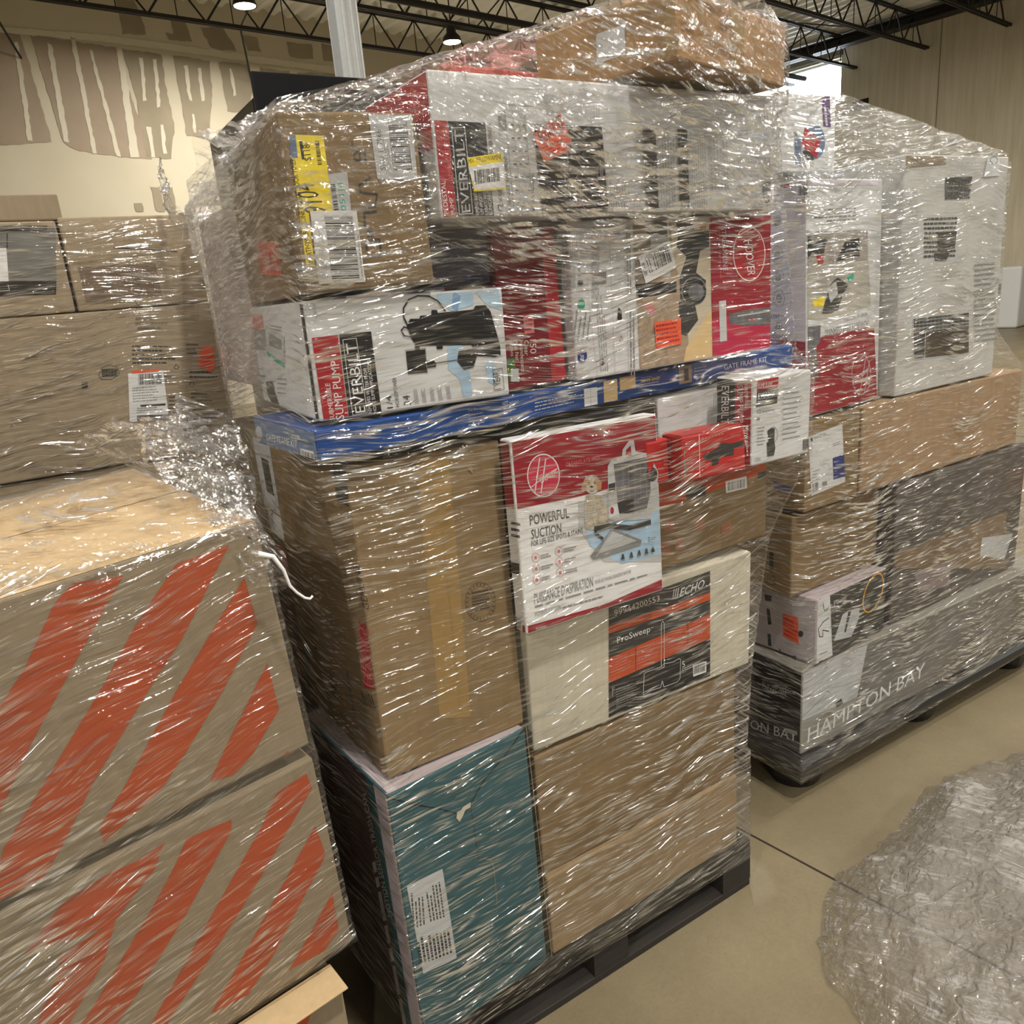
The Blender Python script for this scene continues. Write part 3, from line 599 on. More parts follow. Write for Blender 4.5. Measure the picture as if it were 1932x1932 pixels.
a.poly([(1108,1050),(1500,1050),(1520,1980),(1150,1980)],wood); a.poly([(1108,1050),(1290,1050),(1300,1400),(1115,1400)],lgrey); a.poly([(1300,1080),(1500,1080),(1510,1900),(1400,1900),(1380,1500),(1310,1300)],mat('floor_photo_print',(.50,.44,.33),.5,var=.15)); a.poly([(1510,1560),(1520,1980),(1340,1980),(1380,1760)],tan)
a.poly([(1108,1105),(1200,1100),(1200,1560),(1130,1560)],mat('taupe_photo',(.25,.21,.17),.5,var=.3)); a.poly([(1130,1500),(1290,1500),(1300,1900),(1150,1900)],mat('fur_photo',(.33,.25,.17),.6,var=.5,scale=70)); a.poly([(1190,1120),(1280,1110),(1285,1200),(1230,1180),(1180,1190)],dgrey)
a.poly([(1320,1095),(1400,1095),(1420,1160),(1495,1165),(1500,1100),(1496,1250),(1450,1270),(1430,1380),(1480,1420),(1470,1500),(1400,1540),(1350,1520),(1345,1410),(1380,1300),(1330,1250),(1340,1190)],dgrey); a.ring((1420,1475),62,70,6,grey,fill=black); a.ring((1430,1480),40,45,0,dgrey,fill=greyglass)
a.poly([(1120,1440),(1330,1420),(1330,1480),(1140,1510)],black); a.poly([(1340,1530),(1420,1520),(1440,1620),(1380,1700),(1350,1690)],dgrey); a.ring((1430,1115),16,18,0,furb,fill=furb); a.ring((1465,1150),16,18,0,furb,fill=furb); a.poly([(1160,1540),(1210,1530),(1225,1590),(1200,1600)],redpale)
a.poly([(1498,1050),(1840,1050),(1840,1980),(1516,1980)],dred); a.poly([(1510,1620),(1840,1560),(1840,1980),(1518,1980)],mat('crimson_print',(.42,.02,.06),.35))
a.ring((1698,1285),80,136,6,whitem,fill=red); a.line([(1660,1200),(1745,1155)],0.1,whitem); a.line([(1668,1225),(1745,1190),(1752,1205)],5,whitem); a.line([(1690,1260),(1735,1235)],5,whitem); a.line([(1648,1190),(1720,1150)],5,whitem); a.text('HOOVER',(1672,1215),(1690,1395),(1712,1215),whitem)
a.text('STREAMLINE',(1556,1150),(1566,1372),(1580,1148),lgrey); a.text('CORDED HARD FLOOR CLEANER',(1542,1150),(1550,1412),(1550,1150),redpale)
a.poly([(1545,1525),(1580,1520),(1585,1725),(1550,1730)],lgrey); a.poly([(1595,1590),(1690,1570),(1840,1550),(1840,1640),(1700,1650),(1600,1640)],greyglass); a.line([(1640,1600),(1800,1575)],8,lgrey); a.ring((1710,1620),10,10,0,red,fill=red)
# white information panel
a.words((900,1560),(900,1140),(940,1560),grey,6,.28,.25); a.words((1010,1190),(1060,1190),(1010,1150),grey,2); a.words((748,1460),(748,1320),(820,1458),grey,9,.3,.3); a.words((905,1470),(1000,1460),(905,1330),grey,1); a.words((1080,1490),(1072,1140),(1106,1488),grey,2,.4,.1); a.words((1095,1900),(1090,1560),(1125,1898),grey,2,.4,.1)
a.line([(880,1400),(880,1480),(930,1900)],1.5,grey); a.line([(985,1120),(1020,1900)],1.5,grey); a.line([(1060,1120),(1090,1900)],1.5,grey); a.words((985,1880),(960,1480),(940,1880),grey,4,.25,.3)
a.ring((848,1540),18,26,0,teal2,fill=teal2); a.ring((850,1800),26,34,0,navy,fill=navy); a.text('drive',(836,1785),(866,1785),(836,1770),whitem); a.text('20',(840,1822),(860,1822),(840,1796),whitem)
a.poly([(1035,1555),(1052,1575),(1052,1620),(1040,1635),(1030,1610)],black); a.line([(1050,1700),(1040,1725),(1058,1728)],3,dgrey,True); a.text('3',(945,1850),(962,1850),(945,1815),dgrey); a.text('FH46010V',(830,1320),(832,1400),(842,1320),dgrey); a.poly([(830,1420),(855,1418),(856,1440),(832,1442)],dgrey); a.words((800,1720),(820,1560),(890,1720),grey,4,.3); a.done()
a=b.art('A',ZS,'barcode_label'); a.poly([(692,1164),(834,1155),(842,1310),(706,1320)],whitem); a.bars((730,1295),(724,1182),(782,1290),black,22); a.words((800,1300),(795,1180),(830,1300),grey,3); a.done('white barcode label')
a=b.art('A',ZS,'barcode_label'); a.poly([(1134,1300),(1290,1214),(1328,1355),(1172,1436)],whitem); a.bars((1168,1398),(1308,1322),(1150,1335),black,26); a.text('S0087083057',(1278,1236),(1160,1302),(1288,1258),black); a.done('tilted white serial number label')
a=b.art('A',ZS,'orange_sticker'); a.poly([(1215,1632),(1350,1610),(1352,1742),(1226,1766)],orange); a.words((1230,1750),(1345,1728),(1222,1640),red,5,.5); a.done('orange price sticker')
b=Bx('brown1','large brown timer box with a long yellow price tag',[.368,1.158,1.571,-3.5,-.6,-.5,.207,.44,.246],kraft)
ZA=(560,180,.19672)
a=b.art('A',ZA,'printed_logo')
a.line([(660,1395),(790,1380),(812,1535),(640,1545)],22,dgrey); a.line([(660,1395),(672,1480)],22,dgrey); a.poly([(670,1275),(720,1268),(728,1358),(678,1362)],dgrey); a.line([(760,1115),(645,1130),(655,1255)],20,dgrey); a.line([(620,1080),(750,1065),(770,950),(610,930),(600,860),(700,790)],16,dgrey); a.line([(545,570),(600,520),(605,640),(550,600)],16,dgrey); a.line([(650,520),(660,640)],16,dgrey); a.text('TM',(550,500),(545,440),(520,502),dgrey); a.done('black brand lettering printed sideways')
a=b.art('A',ZA,'price_tag'); a.poly([(-75,385),(-75,375),(252,388),(345,1110),(110,1110),(170,1640),(90,1640)],yellow); a.poly([(-75,378),(-15,380),(10,600),(-60,600)],bluegr)
a.poly([(20,440),(52,440),(72,615),(48,618)],black); a.text('$118',(150,625),(132,470),(72,632),black); a.text('00',(105,475),(100,452),(66,476),black); a.bars((240,665),(210,432),(200,668),black,24); a.text('9104',(290,1120),(160,845),(80,1130),black)
a.text('SMARTPOWER 6-ZONE IN/OUTDOOR TIMER',(160,1620),(-20,600),(110,1630),black); a.done('yellow clearance price tag')
a=b.art('A',ZA,'barcode_label'); a.poly([(300,760),(480,730),(520,1110),(345,1120)],lgrey); a.bars((355,1105),(318,850),(400,1100),dgrey,16); a.text('051J4',(490,1105),(455,830),(420,1110),teal2); a.done('grey paper label')
a=b.art('A',ZA,'barcode_label'); a.poly([(125,1110),(570,1105),(655,1790),(210,1808)],whitem); a.bars((335,1765),(260,1155),(600,1755),black,48,.55); a.words((240,1760),(180,1240),(300,1755),grey,4,.3); a.words((615,1740),(570,1300),(640,1735),grey,1,.4); a.done('large white barcode label')
a=b.art('A',ZA,'shipping_label'); a.poly([(660,20),(1080,20),(1155,810),(770,805)],lgrey); a.bars((935,722),(875,270),(1105,715),black,30,.35); a.line([(875,255),(925,730)],4,black); a.line([(1045,255),(1100,720)],4,black); a.text('SKU 117966',(850,715),(800,330),(800,720),dgrey); a.words((910,720),(860,400),(860,725),grey,3,.4)
a.poly([(985,25),(1130,15),(1150,170),(1010,180)],dgrey); a.done('grey shipping label with a wide barcode')
a=b.art('B',(320,100,.33126)); a.luv([(.0,.10),(.44,.10),(.44,.102),(.0,.102)],kraft3); a.line([(440,1035),(515,1380)],2,kraft3); a.done()
a=b.art('B',(320,100,.33126),'barcode_label'); a.poly([(328,1080),(380,1068),(442,1398),(395,1412)],lgrey); a.bars((398,1400),(340,1085),(428,1390),dgrey,34,.5); a.done('narrow white barcode label')
a=b.art('B',(320,100,.33126),'orange_sticker'); a.poly([(495,1072),(622,1074),(642,1270),(522,1262)],orange); a.words((520,1250),(500,1085),(640,1255),red,6,.5); a.done('orange price sticker')
b=Bx('ped','long white pedestal pump box with wiring diagrams and an orange sticker, across the top',[.584,1.119,1.664,.37,.5,0,.752,.24,.207],white)
a=b.art('A',ZS,'printed_design'); a.poly([(95,607),(172,613),(220,1103),(146,1108)],red); a.poly([(172,613),(362,622),(408,1097),(222,1103)],black)
a.text('PEDESTAL',(178,1082),(160,915),(155,1086),whitem); a.text('PUMP',(210,1085),(200,1000),(190,1088),whitem); a.text('BOMBA CON PEDESTAL',(205,905),(170,640),(178,908),redpale); a.line([(192,648),(258,645),(300,1080),(232,1085)],2.5,whitem,True); a.text('EVERBILT',(288,1072),(250,655),(245,1078),lgrey)
for k,x in enumerate((322,345,368,390)): a.text(('REMOVES WATER','SUMP APPLICATION','ELIMINATES WATER','SUMIDERO')[k],(x+12,1088),(x-2,960),(x-6,1090),whitem)
a.text('1/2',(458,1090),(452,1030),(430,1092),dgrey); a.text('HORSEPOWER',(450,1018),(440,900),(432,1020),dgrey); a.text('GALLONS PER MINUTE',(408,850),(392,620),(388,852),dgrey); a.text('PERFORMANCE  RENDIMIENTO',(498,1085),(472,770),(482,1088),dgrey)
a.poly([(425,560),(462,560),(470,655),(432,658)],grey)
for k in range(6): a.line([(470,660+k*86),(575,655+k*86)],1.4,grey)
for x in (462,500,532,560): a.line([(x,562),(x+46,1082)],1.4,grey)
a.line([(462,560),(558,565),(606,1082),(510,1090)],1.4,grey,True)
for k in range(7):
    for x in (490,520,550): a.words((x+k*5,640+k*66),(x+14+k*5,640+k*66),(x+k*5,630+k*66),dgrey,1,.8,0)
a.words((615,1085),(610,880),(598,1085),grey,1,.5,0)
a.poly([(605,628),(950,644),(984,1066),(648,1084)],bblack)
for P in ([(770,700),(780,850),(760,860),(765,920),(790,940),(780,960),(720,985),(712,1010)],[(752,840),(800,845),(805,880),(758,878)],[(820,800),(850,850),(820,900),(835,910),(930,905),(925,850),(945,830)],[(840,1000),(845,915),(925,910),(960,1010)],[(808,1000),(870,1060)]): a.line(P,2,lgrey)
for k in range(30): a.ring((845+random.random()*80,915+random.random()*85),6,7,1,grey)
for k in range(16): a.ring((845+random.random()*18,700+random.random()*100),5,6,1,grey)
a.words((930,740),(960,740),(930,690),lgrey,1); a.words((870,1050),(930,1045),(870,1015),lgrey,4,.3); a.words((940,900),(935,800),(955,900),lgrey,2)
for x0,x1 in ((885,950),): a.words((905,610),(900,520),(945,610),grey,3,.2)
a.words((1080,1050),(1060,890),(1000,1055),grey,6,.28); a.words((1000,1050),(990,850),(970,1050),grey,2,.2)
a.poly([(1155,648),(1217,652),(1237,1056),(1175,1058)],black); a.poly([(1330,655),(1378,658),(1392,1048),(1345,1051)],black); a.line([(1195,835),(1175,880),(1220,885)],3,lgrey,True); a.line([(1360,835),(1345,880),(1382,885)],3,lgrey,True); a.line([(1345,965),(1390,965)],2,lgrey)
a.words((1322,1045),(1312,660),(1225,1048),grey,7,.28,.2); a.words((1480,1045),(1468,665),(1390,1048),grey,8,.25,.2); a.words((1590,960),(1580,670),(1495,962),grey,6,.25,.3); a.line([(1488,660),(1588,665),(1590,1040),(1505,1048)],1.2,grey,True)
a.line([(1540,1012),(1566,1010),(1552,1035)],4,yellow,True)
a.words((1790,620),(1780,520),(1750,620),grey,3,.3); a.words((1800,900),(1795,800),(1770,900),grey,3,.3); a.text('3',(1770,1030),(1795,1030),(1770,985),black); a.poly([(1762,925),(1800,922),(1800,975),(1768,980)],grey); a.done()
a=b.art('A',ZS,'orange_sticker'); a.poly([(598,682),(735,578),(795,718),(772,772),(655,822)],orange); a.bars((640,735),(760,650),(615,665),dgrey,24,.4); a.words((660,810),(770,760),(640,745),red,4,.4); a.done('tilted orange sticker with barcode')
a=b.art('A',ZS,'yellow_sticker'); a.poly([(263,802),(440,774),(462,960),(300,972)],yellow); a.poly([(270,848),(448,820),(458,950),(305,962)],whitem); a.text('MIV  YELLOW/AMINE',(272,832),(440,808),(270,806),dgrey); a.bars((305,935),(432,918),(300,865),black,24); a.done('yellow and white barcode sticker')
a=b.art('B',ZS,'printed_design'); a.luv([(0,.10),(.24,.10),(.24,.207),(0,.207)],red); a.text('PEDESTAL PUMP',(60,740),(15,440),(30,742),redpale); a.words((60,1080),(40,800),(90,1080),grey,3,.3); a.done()
b=Bx('top','brown box lying askew on the very top of the middle stack, overhanging its front',[.988,1.021,1.886,14.2,0,0,.385,.30,.105],card('kraft_bright',(.33,.20,.095)))
b.tapestrip('A',.17,0,.22,.105); b.tapestrip('B',.0,.0,.03,.105)
a=b.art('B'); a.luv([(.10,.03),(.16,.03),(.16,.075),(.10,.075)],lgrey); a.done()
b=Bx('top2','red and pink box under the crumpled wrap behind the topmost brown box',[.76,1.36,1.876,2,0,0,.26,.20,.075],mat('faded_red_board',(.42,.09,.07),.5))
b.art('A').luv([(.02,.02),(.15,.02),(.15,.06),(.02,.06)],redpale).luv([(.18,.02),(.24,.02),(.24,.06),(.18,.06)],lgrey).done()
Bx('in1','grey-pink carton behind the brown timer box at the left side of the middle stack',[.40,1.61,1.40,0,0,0,.30,.36,.36],mat('grey_pink_board',(.40,.34,.31),.7))
Bx('in2','hidden white carton filling the middle of the stack under the pedestal pump box',[.72,1.42,1.38,0,0,0,.6,.45,.27],whitem) if False else None
# ================================================================ right stack
ZR=(1360,700,.41408); ZQ=(1430,100,.34161); ZF=(1380,1050,.20704)
b=Bx('fan','long ceiling fan box with pale lettering, lying on the black pallet',[1.692,1.297,.157,-1.5,0,0,1.32,.55,.272],mat('fan_box_grey',(.26,.25,.22),.4,var=.1,scale=6))
a=b.art('A',ZF,'printed_design'); a.poly([(640,1060),(1000,900),(1400,700),(1700,560),(1700,900),(1200,1260),(640,1500)],lgrey)
a.poly([(1250,740),(2700,-100),(3300,900),(1100,1500)],mat('plank_photo',(.16,.15,.135),.45,var=.35,scale=8,stretch=(1,1,9)))
a.line([(640,1290),(860,1220),(900,1240)],10,dgrey); a.line([(640,1470),(850,1260)],9,dgrey); a.poly([(940,1340),(1000,1290),(1015,1335),(960,1380)],dgrey); a.line([(880,1200),(1000,1180),(1190,1110)],8,grey); a.ring((1050,960),50,40,5,grey)
a.text('HAMPTON BAY',(690,1700),(1750,1090),(700,1560),whitem); a.done()
a=b.art('B',ZF,'printed_design'); a.luv([(0,0),(.55,0),(.55,.272),(0,.272)],mat('fan_end_print',(.06,.055,.05),.4)); a.poly([(195,960),(640,1080),(640,1700),(250,1560),(230,1300)],black); a.poly([(0,1560),(180,1620),(100,1680),(0,1660)],mat('fan_red',(.25,.03,.015),.5)); a.line([(60,1180),(250,1260)],16,black)
a.text('52 in. LED INDOOR',(282,1165),(586,1262),(282,1138),lgrey); a.text('CEILING FAN',(282,1200),(495,1268),(282,1172),lgrey); a.words((282,1130),(585,1225),(282,1100),grey,2,.4); a.words((285,1225),(480,1290),(285,1212),grey,1); a.text('HAMPTON BAY',(-160,1470),(600,1690),(-160,1390),lgrey); a.poly([(490,1560),(600,1590),(600,1630),(490,1600)],grey); a.done()
b=Bx('trim','white and charcoal trimmer box with a yellow loop picture, on the fan box',[1.743,1.292,.436,2.7,-.6,0,.352,.26,.203],tealw)
a=b.art('A',ZF,'printed_design'); a.poly([(700,200),(890,240),(925,1020),(780,1110)],white); a.poly([(890,150),(1600,-100),(1600,700),(920,900)],dgrey); a.poly([(880,190),(1020,120),(1020,230),(890,290)],yellow)
a.text('Power',(935,450),(1055,385),(932,405),lgrey); a.text('mer',(905,525),(1000,480),(903,495),lgrey); a.text('e',(900,455),(915,450),(900,435),lgrey)
a.ring((1290,330),75,185,30,mat('amber_loop_print',(.75,.36,.03),.45),ang=.33); a.poly([(1060,490),(1165,470),(1160,560),(1090,730),(930,770),(1010,530)],lgrey); a.poly([(1062,500),(1090,495),(1040,690),(1025,690)],dgrey)
a.line([(832,425),(845,495),(885,465)],16,black); a.line([(885,555),(830,600),(790,660),(800,730),(830,730),(830,670),(885,680)],16,black); a.poly([(795,955),(830,940),(836,1080),(804,1098)],burg); a.words((850,1060),(905,1030),(850,930),grey,4,.3); a.words((800,905),(880,870),(800,880),grey,1); a.done()
a=b.art('B',ZF,'printed_design'); a.luv([(0,0),(.26,0),(.26,.203),(0,.203)],mat('lilac_grey_board',(.42,.38,.40),.5)); a.ring((590,405),30,36,2,grey); a.ring((596,505),16,22,2,grey); a.poly([(300,340),(370,360),(365,410),(310,400)],dgrey); a.poly([(320,470),(350,480),(368,620),(335,620)],dgrey); a.poly([(330,700),(360,710),(366,820),(335,810)],dgrey); a.ring((632,705),24,30,0,dgrey,fill=dgrey); a.words((560,980),(560,880),(590,985),dgrey,1,.8); a.words((430,880),(430,830),(450,880),dgrey,1,.8); a.line([(668,380),(690,1040)],1.5,grey); a.words((705,1020),(700,910),(725,1020),grey,1,.7); a.done()
a=b.art('B',ZF,'orange_sticker'); a.poly([(468,515),(608,555),(614,800),(470,720)],orange); a.words((480,715),(605,775),(480,540),red,5,.45); a.done('orange price sticker')
b=Bx('brR','plain brown carton with black sideways print on its end, above the trimmer box',[1.695,1.345,.645,2,-.5,1.0,.42,.3,.238],kraft)
a=b.art('B',ZF,'printed_design'); a.line([(320,250),(395,262),(395,180),(365,178)],10,dgrey); a.line([(320,250),(322,215)],10,dgrey); a.line([(330,145),(385,150)],10,dgrey); a.words((340,120),(340,-40),(380,120),dgrey,1,.9,0); a.done()
b=Bx('dkR','dark grey printed box beside the trimmer box in the right stack',[2.135,1.315,.436,0,0,0,.76,.3,.455],mat('slate_photo_board',(.085,.075,.07),.35,var=.5,scale=5,stretch=(1,1,5)))
a=b.art('A',ZR,'printed_design'); a.poly([(760,840),(1300,640),(1300,900),(800,900)],mat('umber_photo',(.20,.14,.09),.5,var=.3,scale=7)); a.poly([(1190,760),(1330,740),(1290,860),(1180,840)],lgrey); a.poly([(880,920),(1050,860),(1040,980),(900,1010)],mat('mauve_photo',(.25,.20,.20),.5)); a.done()
b=Bx('glac','brown box with a white and navy faucet label in the right stack',[1.712,1.32,.898,1,0,0,.24,.28,.25],kraft)
a=b.art('A',ZR,'printed_label'); a.poly([(398,300),(552,240),(566,505),(412,570)],white); a.poly([(508,398),(560,375),(566,480),(512,495)],navy); a.text('GLACIER BAY',(424,312),(482,290),(423,298),dgrey); a.poly([(406,308),(418,304),(418,320),(408,324)],black); a.line([(455,430),(480,420),(500,440),(485,470),(460,470)],1.5,grey); a.bars((418,552),(446,542),(417,515),black,10); a.words((416,505),(450,495),(416,450),grey,4,.3); a.words((510,345),(555,330),(510,325),grey,2,.3); a.poly([(460,505),(482,500),(484,520),(462,525)],grey); a.done('white label with a navy corner')
a=b.art('B',ZR); a.poly([(240,500),(322,530),(325,560),(240,545)],navy); a.done()
b=Bx('bigR','wide plain brown carton in the right stack, under the large white printed box',[1.965,1.325,.898,0,0,0,.87,.35,.255],card('kraft_warm',(.33,.22,.13)))
b=Bx('smart','tall upside-down carpet washer box, white above and dark red below, in the right stack',[1.722,1.325,1.16,5,-1.2,-.5,.358,.22,.595],white)
a=b.art('A',ZQ,'printed_design'); a.poly([(160,650),(660,650),(660,730),(160,730)],mat('pale_lilac_print',(.60,.57,.62),.4)); a.poly([(215,730),(275,728),(278,790),(220,792)],white); a.bars((222,788),(272,786),(222,732),dgrey,12)
a.words((540,850),(300,860),(540,930),grey,4,.35,.3); a.words((560,985),(215,992),(560,978),grey,1,.5,.05)
a.poly([(198,1010),(604,985),(608,1142),(206,1190)],mat('photo_grey',(.30,.27,.24),.5,var=.35,scale=20)); a.poly([(215,1100),(250,1020),(330,1005),(380,1030),(360,1120),(300,1100),(250,1180)],dgrey); a.poly([(430,1150),(480,1040),(560,1020),(560,1130)],bblack); a.line([(420,990),(424,1170)],6,whitem); a.poly([(320,1120),(360,1110),(360,1160),(330,1170)],red)
a.poly([(204,1200),(610,1150),(622,1400),(212,1580)],mat('living_room_photo',(.40,.38,.33),.5,var=.3,scale=10)); a.poly([(350,1440),(400,1270),(440,1240),(500,1280),(470,1330),(440,1420),(400,1440)],dgrey); a.poly([(490,1240),(525,1215),(530,1240),(500,1270)],teal2); a.poly([(300,1370),(370,1340),(360,1400),(310,1400)],yellow); a.poly([(380,1300),(430,1260),(440,1330),(400,1380)],lgrey)
a.poly([(215,1592),(210,1470),(345,1478),(620,1400),(634,1505)],white); a.text('POWERFUL DEEP CLEANING',(605,1475),(368,1530),(605,1508),dgrey); a.text('AS EASY AS VACUUMING',(604,1432),(472,1470),(604,1450),dgrey)
a.poly([(215,1598),(640,1508),(660,2000),(280,2000)],dred); a.text('SMARTWASH+ ADVANCED',(612,1596),(430,1632),(612,1618),redpale); a.poly([(250,1515),(345,1505),(340,1600),(320,1620),(330,1800),(300,1800),(270,1600)],greyglass)
a.ring((568,1775),52,112,6,lgrey,fill=dred); a.text('HOOVER',(600,1740),(520,1800),(598,1770),whitem); a.line([(592,1690),(560,1880)],5,whitem); a.line([(614,1700),(585,1880)],5,whitem); a.done()
a=b.art('B',ZQ,'printed_design'); a.luv([(0,0),(.22,0),(.22,.595),(0,.595)],mat('lilac_side_print',(.50,.47,.52),.45)); a.poly([(60,690),(190,700),(190,745),(60,745)],dred); a.poly([(60,1580),(330,1600),(330,2050),(60,2050)],dred)
for (x,y) in ((108,1115),(112,1237),(118,1355)): a.ring((x,y),30,48,4,dgrey); a.ring((x,y),15,22,3,dgrey,fill=grey)
a.text('POWERFUL',(160,1555),(40,1535),(160,1588),dgrey); a.text('DEEP',(158,1492),(95,1485),(158,1530),dgrey); a.text('AS EASY',(155,1450),(70,1440),(155,1475),dgrey); a.text('OB',(125,905),(85,900),(125,935),dgrey); a.words((130,860),(90,850),(130,980),grey,3,.4,.1); a.done()
b=Bx('topR','small white box with a red and blue picture, topmost of the right stack',[1.668,1.384,1.775,.2,-.5,-.4,.221,.28,.182],white)
a=b.art('A',ZQ,'printed_design'); a.ring((315,490),55,95,0,bluegr,fill=bluegr); a.poly([(200,430),(240,480),(235,620),(205,615)],bluegr); a.poly([(245,540),(300,530),(310,590),(260,600)],dgrey); a.poly([(350,240),(395,240),(402,410),(360,405)],mat('violet_print',(.10,.05,.16),.4)); a.words((390,400),(375,250),(365,402),lgrey,1); a.line([(272,270),(276,370)],2,grey); a.done()
a=b.art('A',ZQ,'red_sticker'); a.poly([(258,410),(345,480),(325,585),(238,510)],red); a.words((250,500),(325,560),(262,430),redpale,4,.4); a.done('tilted red sticker')
b=Bx('whR','large white printed box with grid pictures at the far right',[2.12,1.33,1.16,0,-.6,0,.53,.35,.655],mat('off_white_board',(.49,.485,.47),.5,var=.12,scale=20,stretch=(1,1,7)))
ZW=(1600,250,.26391)
a=b.art('A',ZW,'printed_design'); a.poly([(330,150),(700,150),(700,230),(340,260)],kraftg); a.poly([(465,1330),(862,1285),(862,1578),(468,1622)],dgrey)
for k in range(4): a.line([(470,1350+k*26),(858,1308+k*24)],6,lgrey)
for k in range(14): a.line([(480+k*28,1335-k*3),(482+k*28,1440-k*3)],4,lgrey)
a.poly([(545,1430),(855,1385),(860,1578),(548,1605)],mat('brown_picture',(.055,.035,.022),.4,var=.4)); a.line([(552,1430),(545,1610)],8,white); a.line([(465,1330),(862,1285),(862,1578),(468,1622)],7,white,True)
for y0,y1,x0,x1 in ((610,910,540,780),(320,480,690,880)):
    for k in range(9):
        yy=y0+(y1-y0)*k/9; a.words((x0,yy+22),(x1,yy+14),(x0,yy),dgrey,1,.7,.1)
a.poly([(640,720),(775,700),(760,830),(640,850)],dgrey); a.poly([(690,325),(885,315),(880,345),(700,350)],dgrey); a.poly([(610,865),(720,860),(700,915),(620,915)],dgrey)
for k in range(16): a.words((900,960+k*36),(1070,940+k*36),(900,940+k*36),grey,1,.6,.2)
for k in range(22): a.words((300,420+k*28),(500,400+k*28),(300,410+k*28),grey,1,.35,.05)
a.line([(490,370),(505,1000)],6,white); a.done()
a=b.art('A',ZW,'corner_logo'); a.poly([(990,185),(1075,180),(1075,310),(960,320)],white); a.ring((1035,200),26,26,12,bluegr); a.done('blue ring mark')
# ================================================================ left stacks
def leftbox(key,label,xr,yr,zr,yawd,ty,w_,d_,h_,m):
    cy,sy=math.cos(R_(yawd)),math.sin(R_(yawd)); dz=w_*math.sin(R_(-ty)); wx=w_*math.cos(R_(ty))
    return Bx(key,label,[xr-wx*cy,yr-wx*sy,zr-dz,yawd,0,ty,w_,d_,h_],m)
ZL=(0,780,.34161); ZM=(0,1300,.35197)
b=leftbox('s1','orange-striped brown moving box, upper of the two at the left front',.258,1.15,.862,8,-3,.62,.66,.392,kraftg)
a=b.art('A',(0,0,1),'orange_stripes')
for P in ([(102,1139),(137,1100),(232,1086),(150,1234),(60,1400),(-40,1620),(-60,1420),(44,1265)],[(333,1063),(432,1028),(342,1207),(281,1300),(176,1476),(116,1599),(60,1690),(-30,1730),(7,1599),(84,1476),(190,1300),(255,1180)],
  [(461,1089),(485,1176),(422,1300),(350,1420),(303,1490),(195,1590),(188,1560),(239,1476),(334,1300)],[(504,1251),(526,1338),(475,1425),(440,1462),(395,1475),(430,1400)],[(543,1416),(548,1430),(520,1440)]): a.poly(P,orstripe)
a.done('orange diagonal stripes')
a=b.art('T',(0,0,1),'packing_tape'); a.poly([(150,905),(250,905),(170,1010),(60,1010)],tape); a.poly([(165,925),(260,905),(240,930),(170,990)],orprint); a.done()
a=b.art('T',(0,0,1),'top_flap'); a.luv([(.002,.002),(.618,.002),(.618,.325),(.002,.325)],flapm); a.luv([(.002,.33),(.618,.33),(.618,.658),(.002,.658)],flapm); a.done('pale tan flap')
b=leftbox('s2','orange-striped brown moving box, lower of the two at the left front',.272,1.15,.452,8,-2,.62,.66,.385,kraftg)
a=b.art('A',ZM,'orange_stripes')
for P in ([(1640,450),(1672,530),(1500,830),(1330,1120),(1100,1480),(870,1830),(790,1830),(940,1560),(1180,1130),(1400,740),(1480,560)],[(1000,800),(1240,700),(1240,760),(1000,1200),(700,1690),(620,1800),(430,1800),(500,1700),(800,1200),(930,960)],
  [(1690,730),(1745,890),(1480,1400),(1330,1640),(1130,1740),(1180,1650),(1430,1200)],[(1780,1090),(1815,1290),(1740,1400),(1550,1505),(1700,1240)],[(730,920),(880,820),(830,960),(600,1260),(300,1370),(130,1420),(330,1150),(560,1000)],[(620,1235),(560,1450),(350,1830),(180,1830),(300,1550),(330,1420)]): a.poly(P,orstripe)
a.done('orange diagonal stripes')
b=leftbox('s3','striped brown moving box with bent open flaps, under the two striped boxes',.232,1.115,.148,8,0,.62,.66,.268,kraftg)
a=b.art('A',ZM,'orange_stripes'); a.poly([(1700,1640),(1480,1790),(1400,1932),(1600,1932)],orstripe); a.done('orange diagonal stripe')
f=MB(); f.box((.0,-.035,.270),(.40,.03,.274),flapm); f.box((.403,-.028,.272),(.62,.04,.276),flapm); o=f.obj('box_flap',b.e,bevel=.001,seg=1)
def plain(key,label,x0,x1,y,z0,z1,d,m,yw=0): return Bx(key,label,[x0,y,z0,yw,0,0,x1-x0,d,z1-z0],m)
ZB=(0,300,.30026)
b=plain('p1','wide brown carton with printed text columns and a white label',-.62,.43,2.13,1.215,1.585,.6,kraftp)
a=b.art('A',ZB,'printed_design')
for x0,x1,y0,y1 in ((830,1110,1160,1290),(1170,1260,1150,1230),(1000,1140,1350,1400),(1190,1370,1320,1380),(1200,1340,1460,1530),(1060,1170,1480,1600),(1210,1380,1560,1680)): a.words((x0,y1),(x1,y1),(x0,y0),dgrey,max(2,int((y1-y0)/22)),.35)
a.text('DID YOU REMEMBER',(1010,1055),(862,1055),(1010,1072),dgrey); a.text("VOUS N'AVEZ PAS OUBLIE",(1055,1025),(850,1028),(1055,1042),dgrey); a.text('ETE ACCORDE',(965,992),(852,995),(965,1008),dgrey)
for (x,y,c) in ((1108,1307,'3'),(1205,1415,'0'),(1138,1520,'5')): a.ring((x,y),13,13,4,black)
a.line([(515,1300),(795,1290),(795,1475),(512,1480)],2,kraftg,True); a.line([(620,1360),(640,1310),(680,1295),(735,1305),(750,1350),(700,1385),(640,1385)],4,dgrey,True); a.words((640,1380),(735,1375),(640,1320),dgrey,1,.8,0); a.poly([(512,1400),(550,1398),(552,1440),(514,1442)],dgrey); a.done()
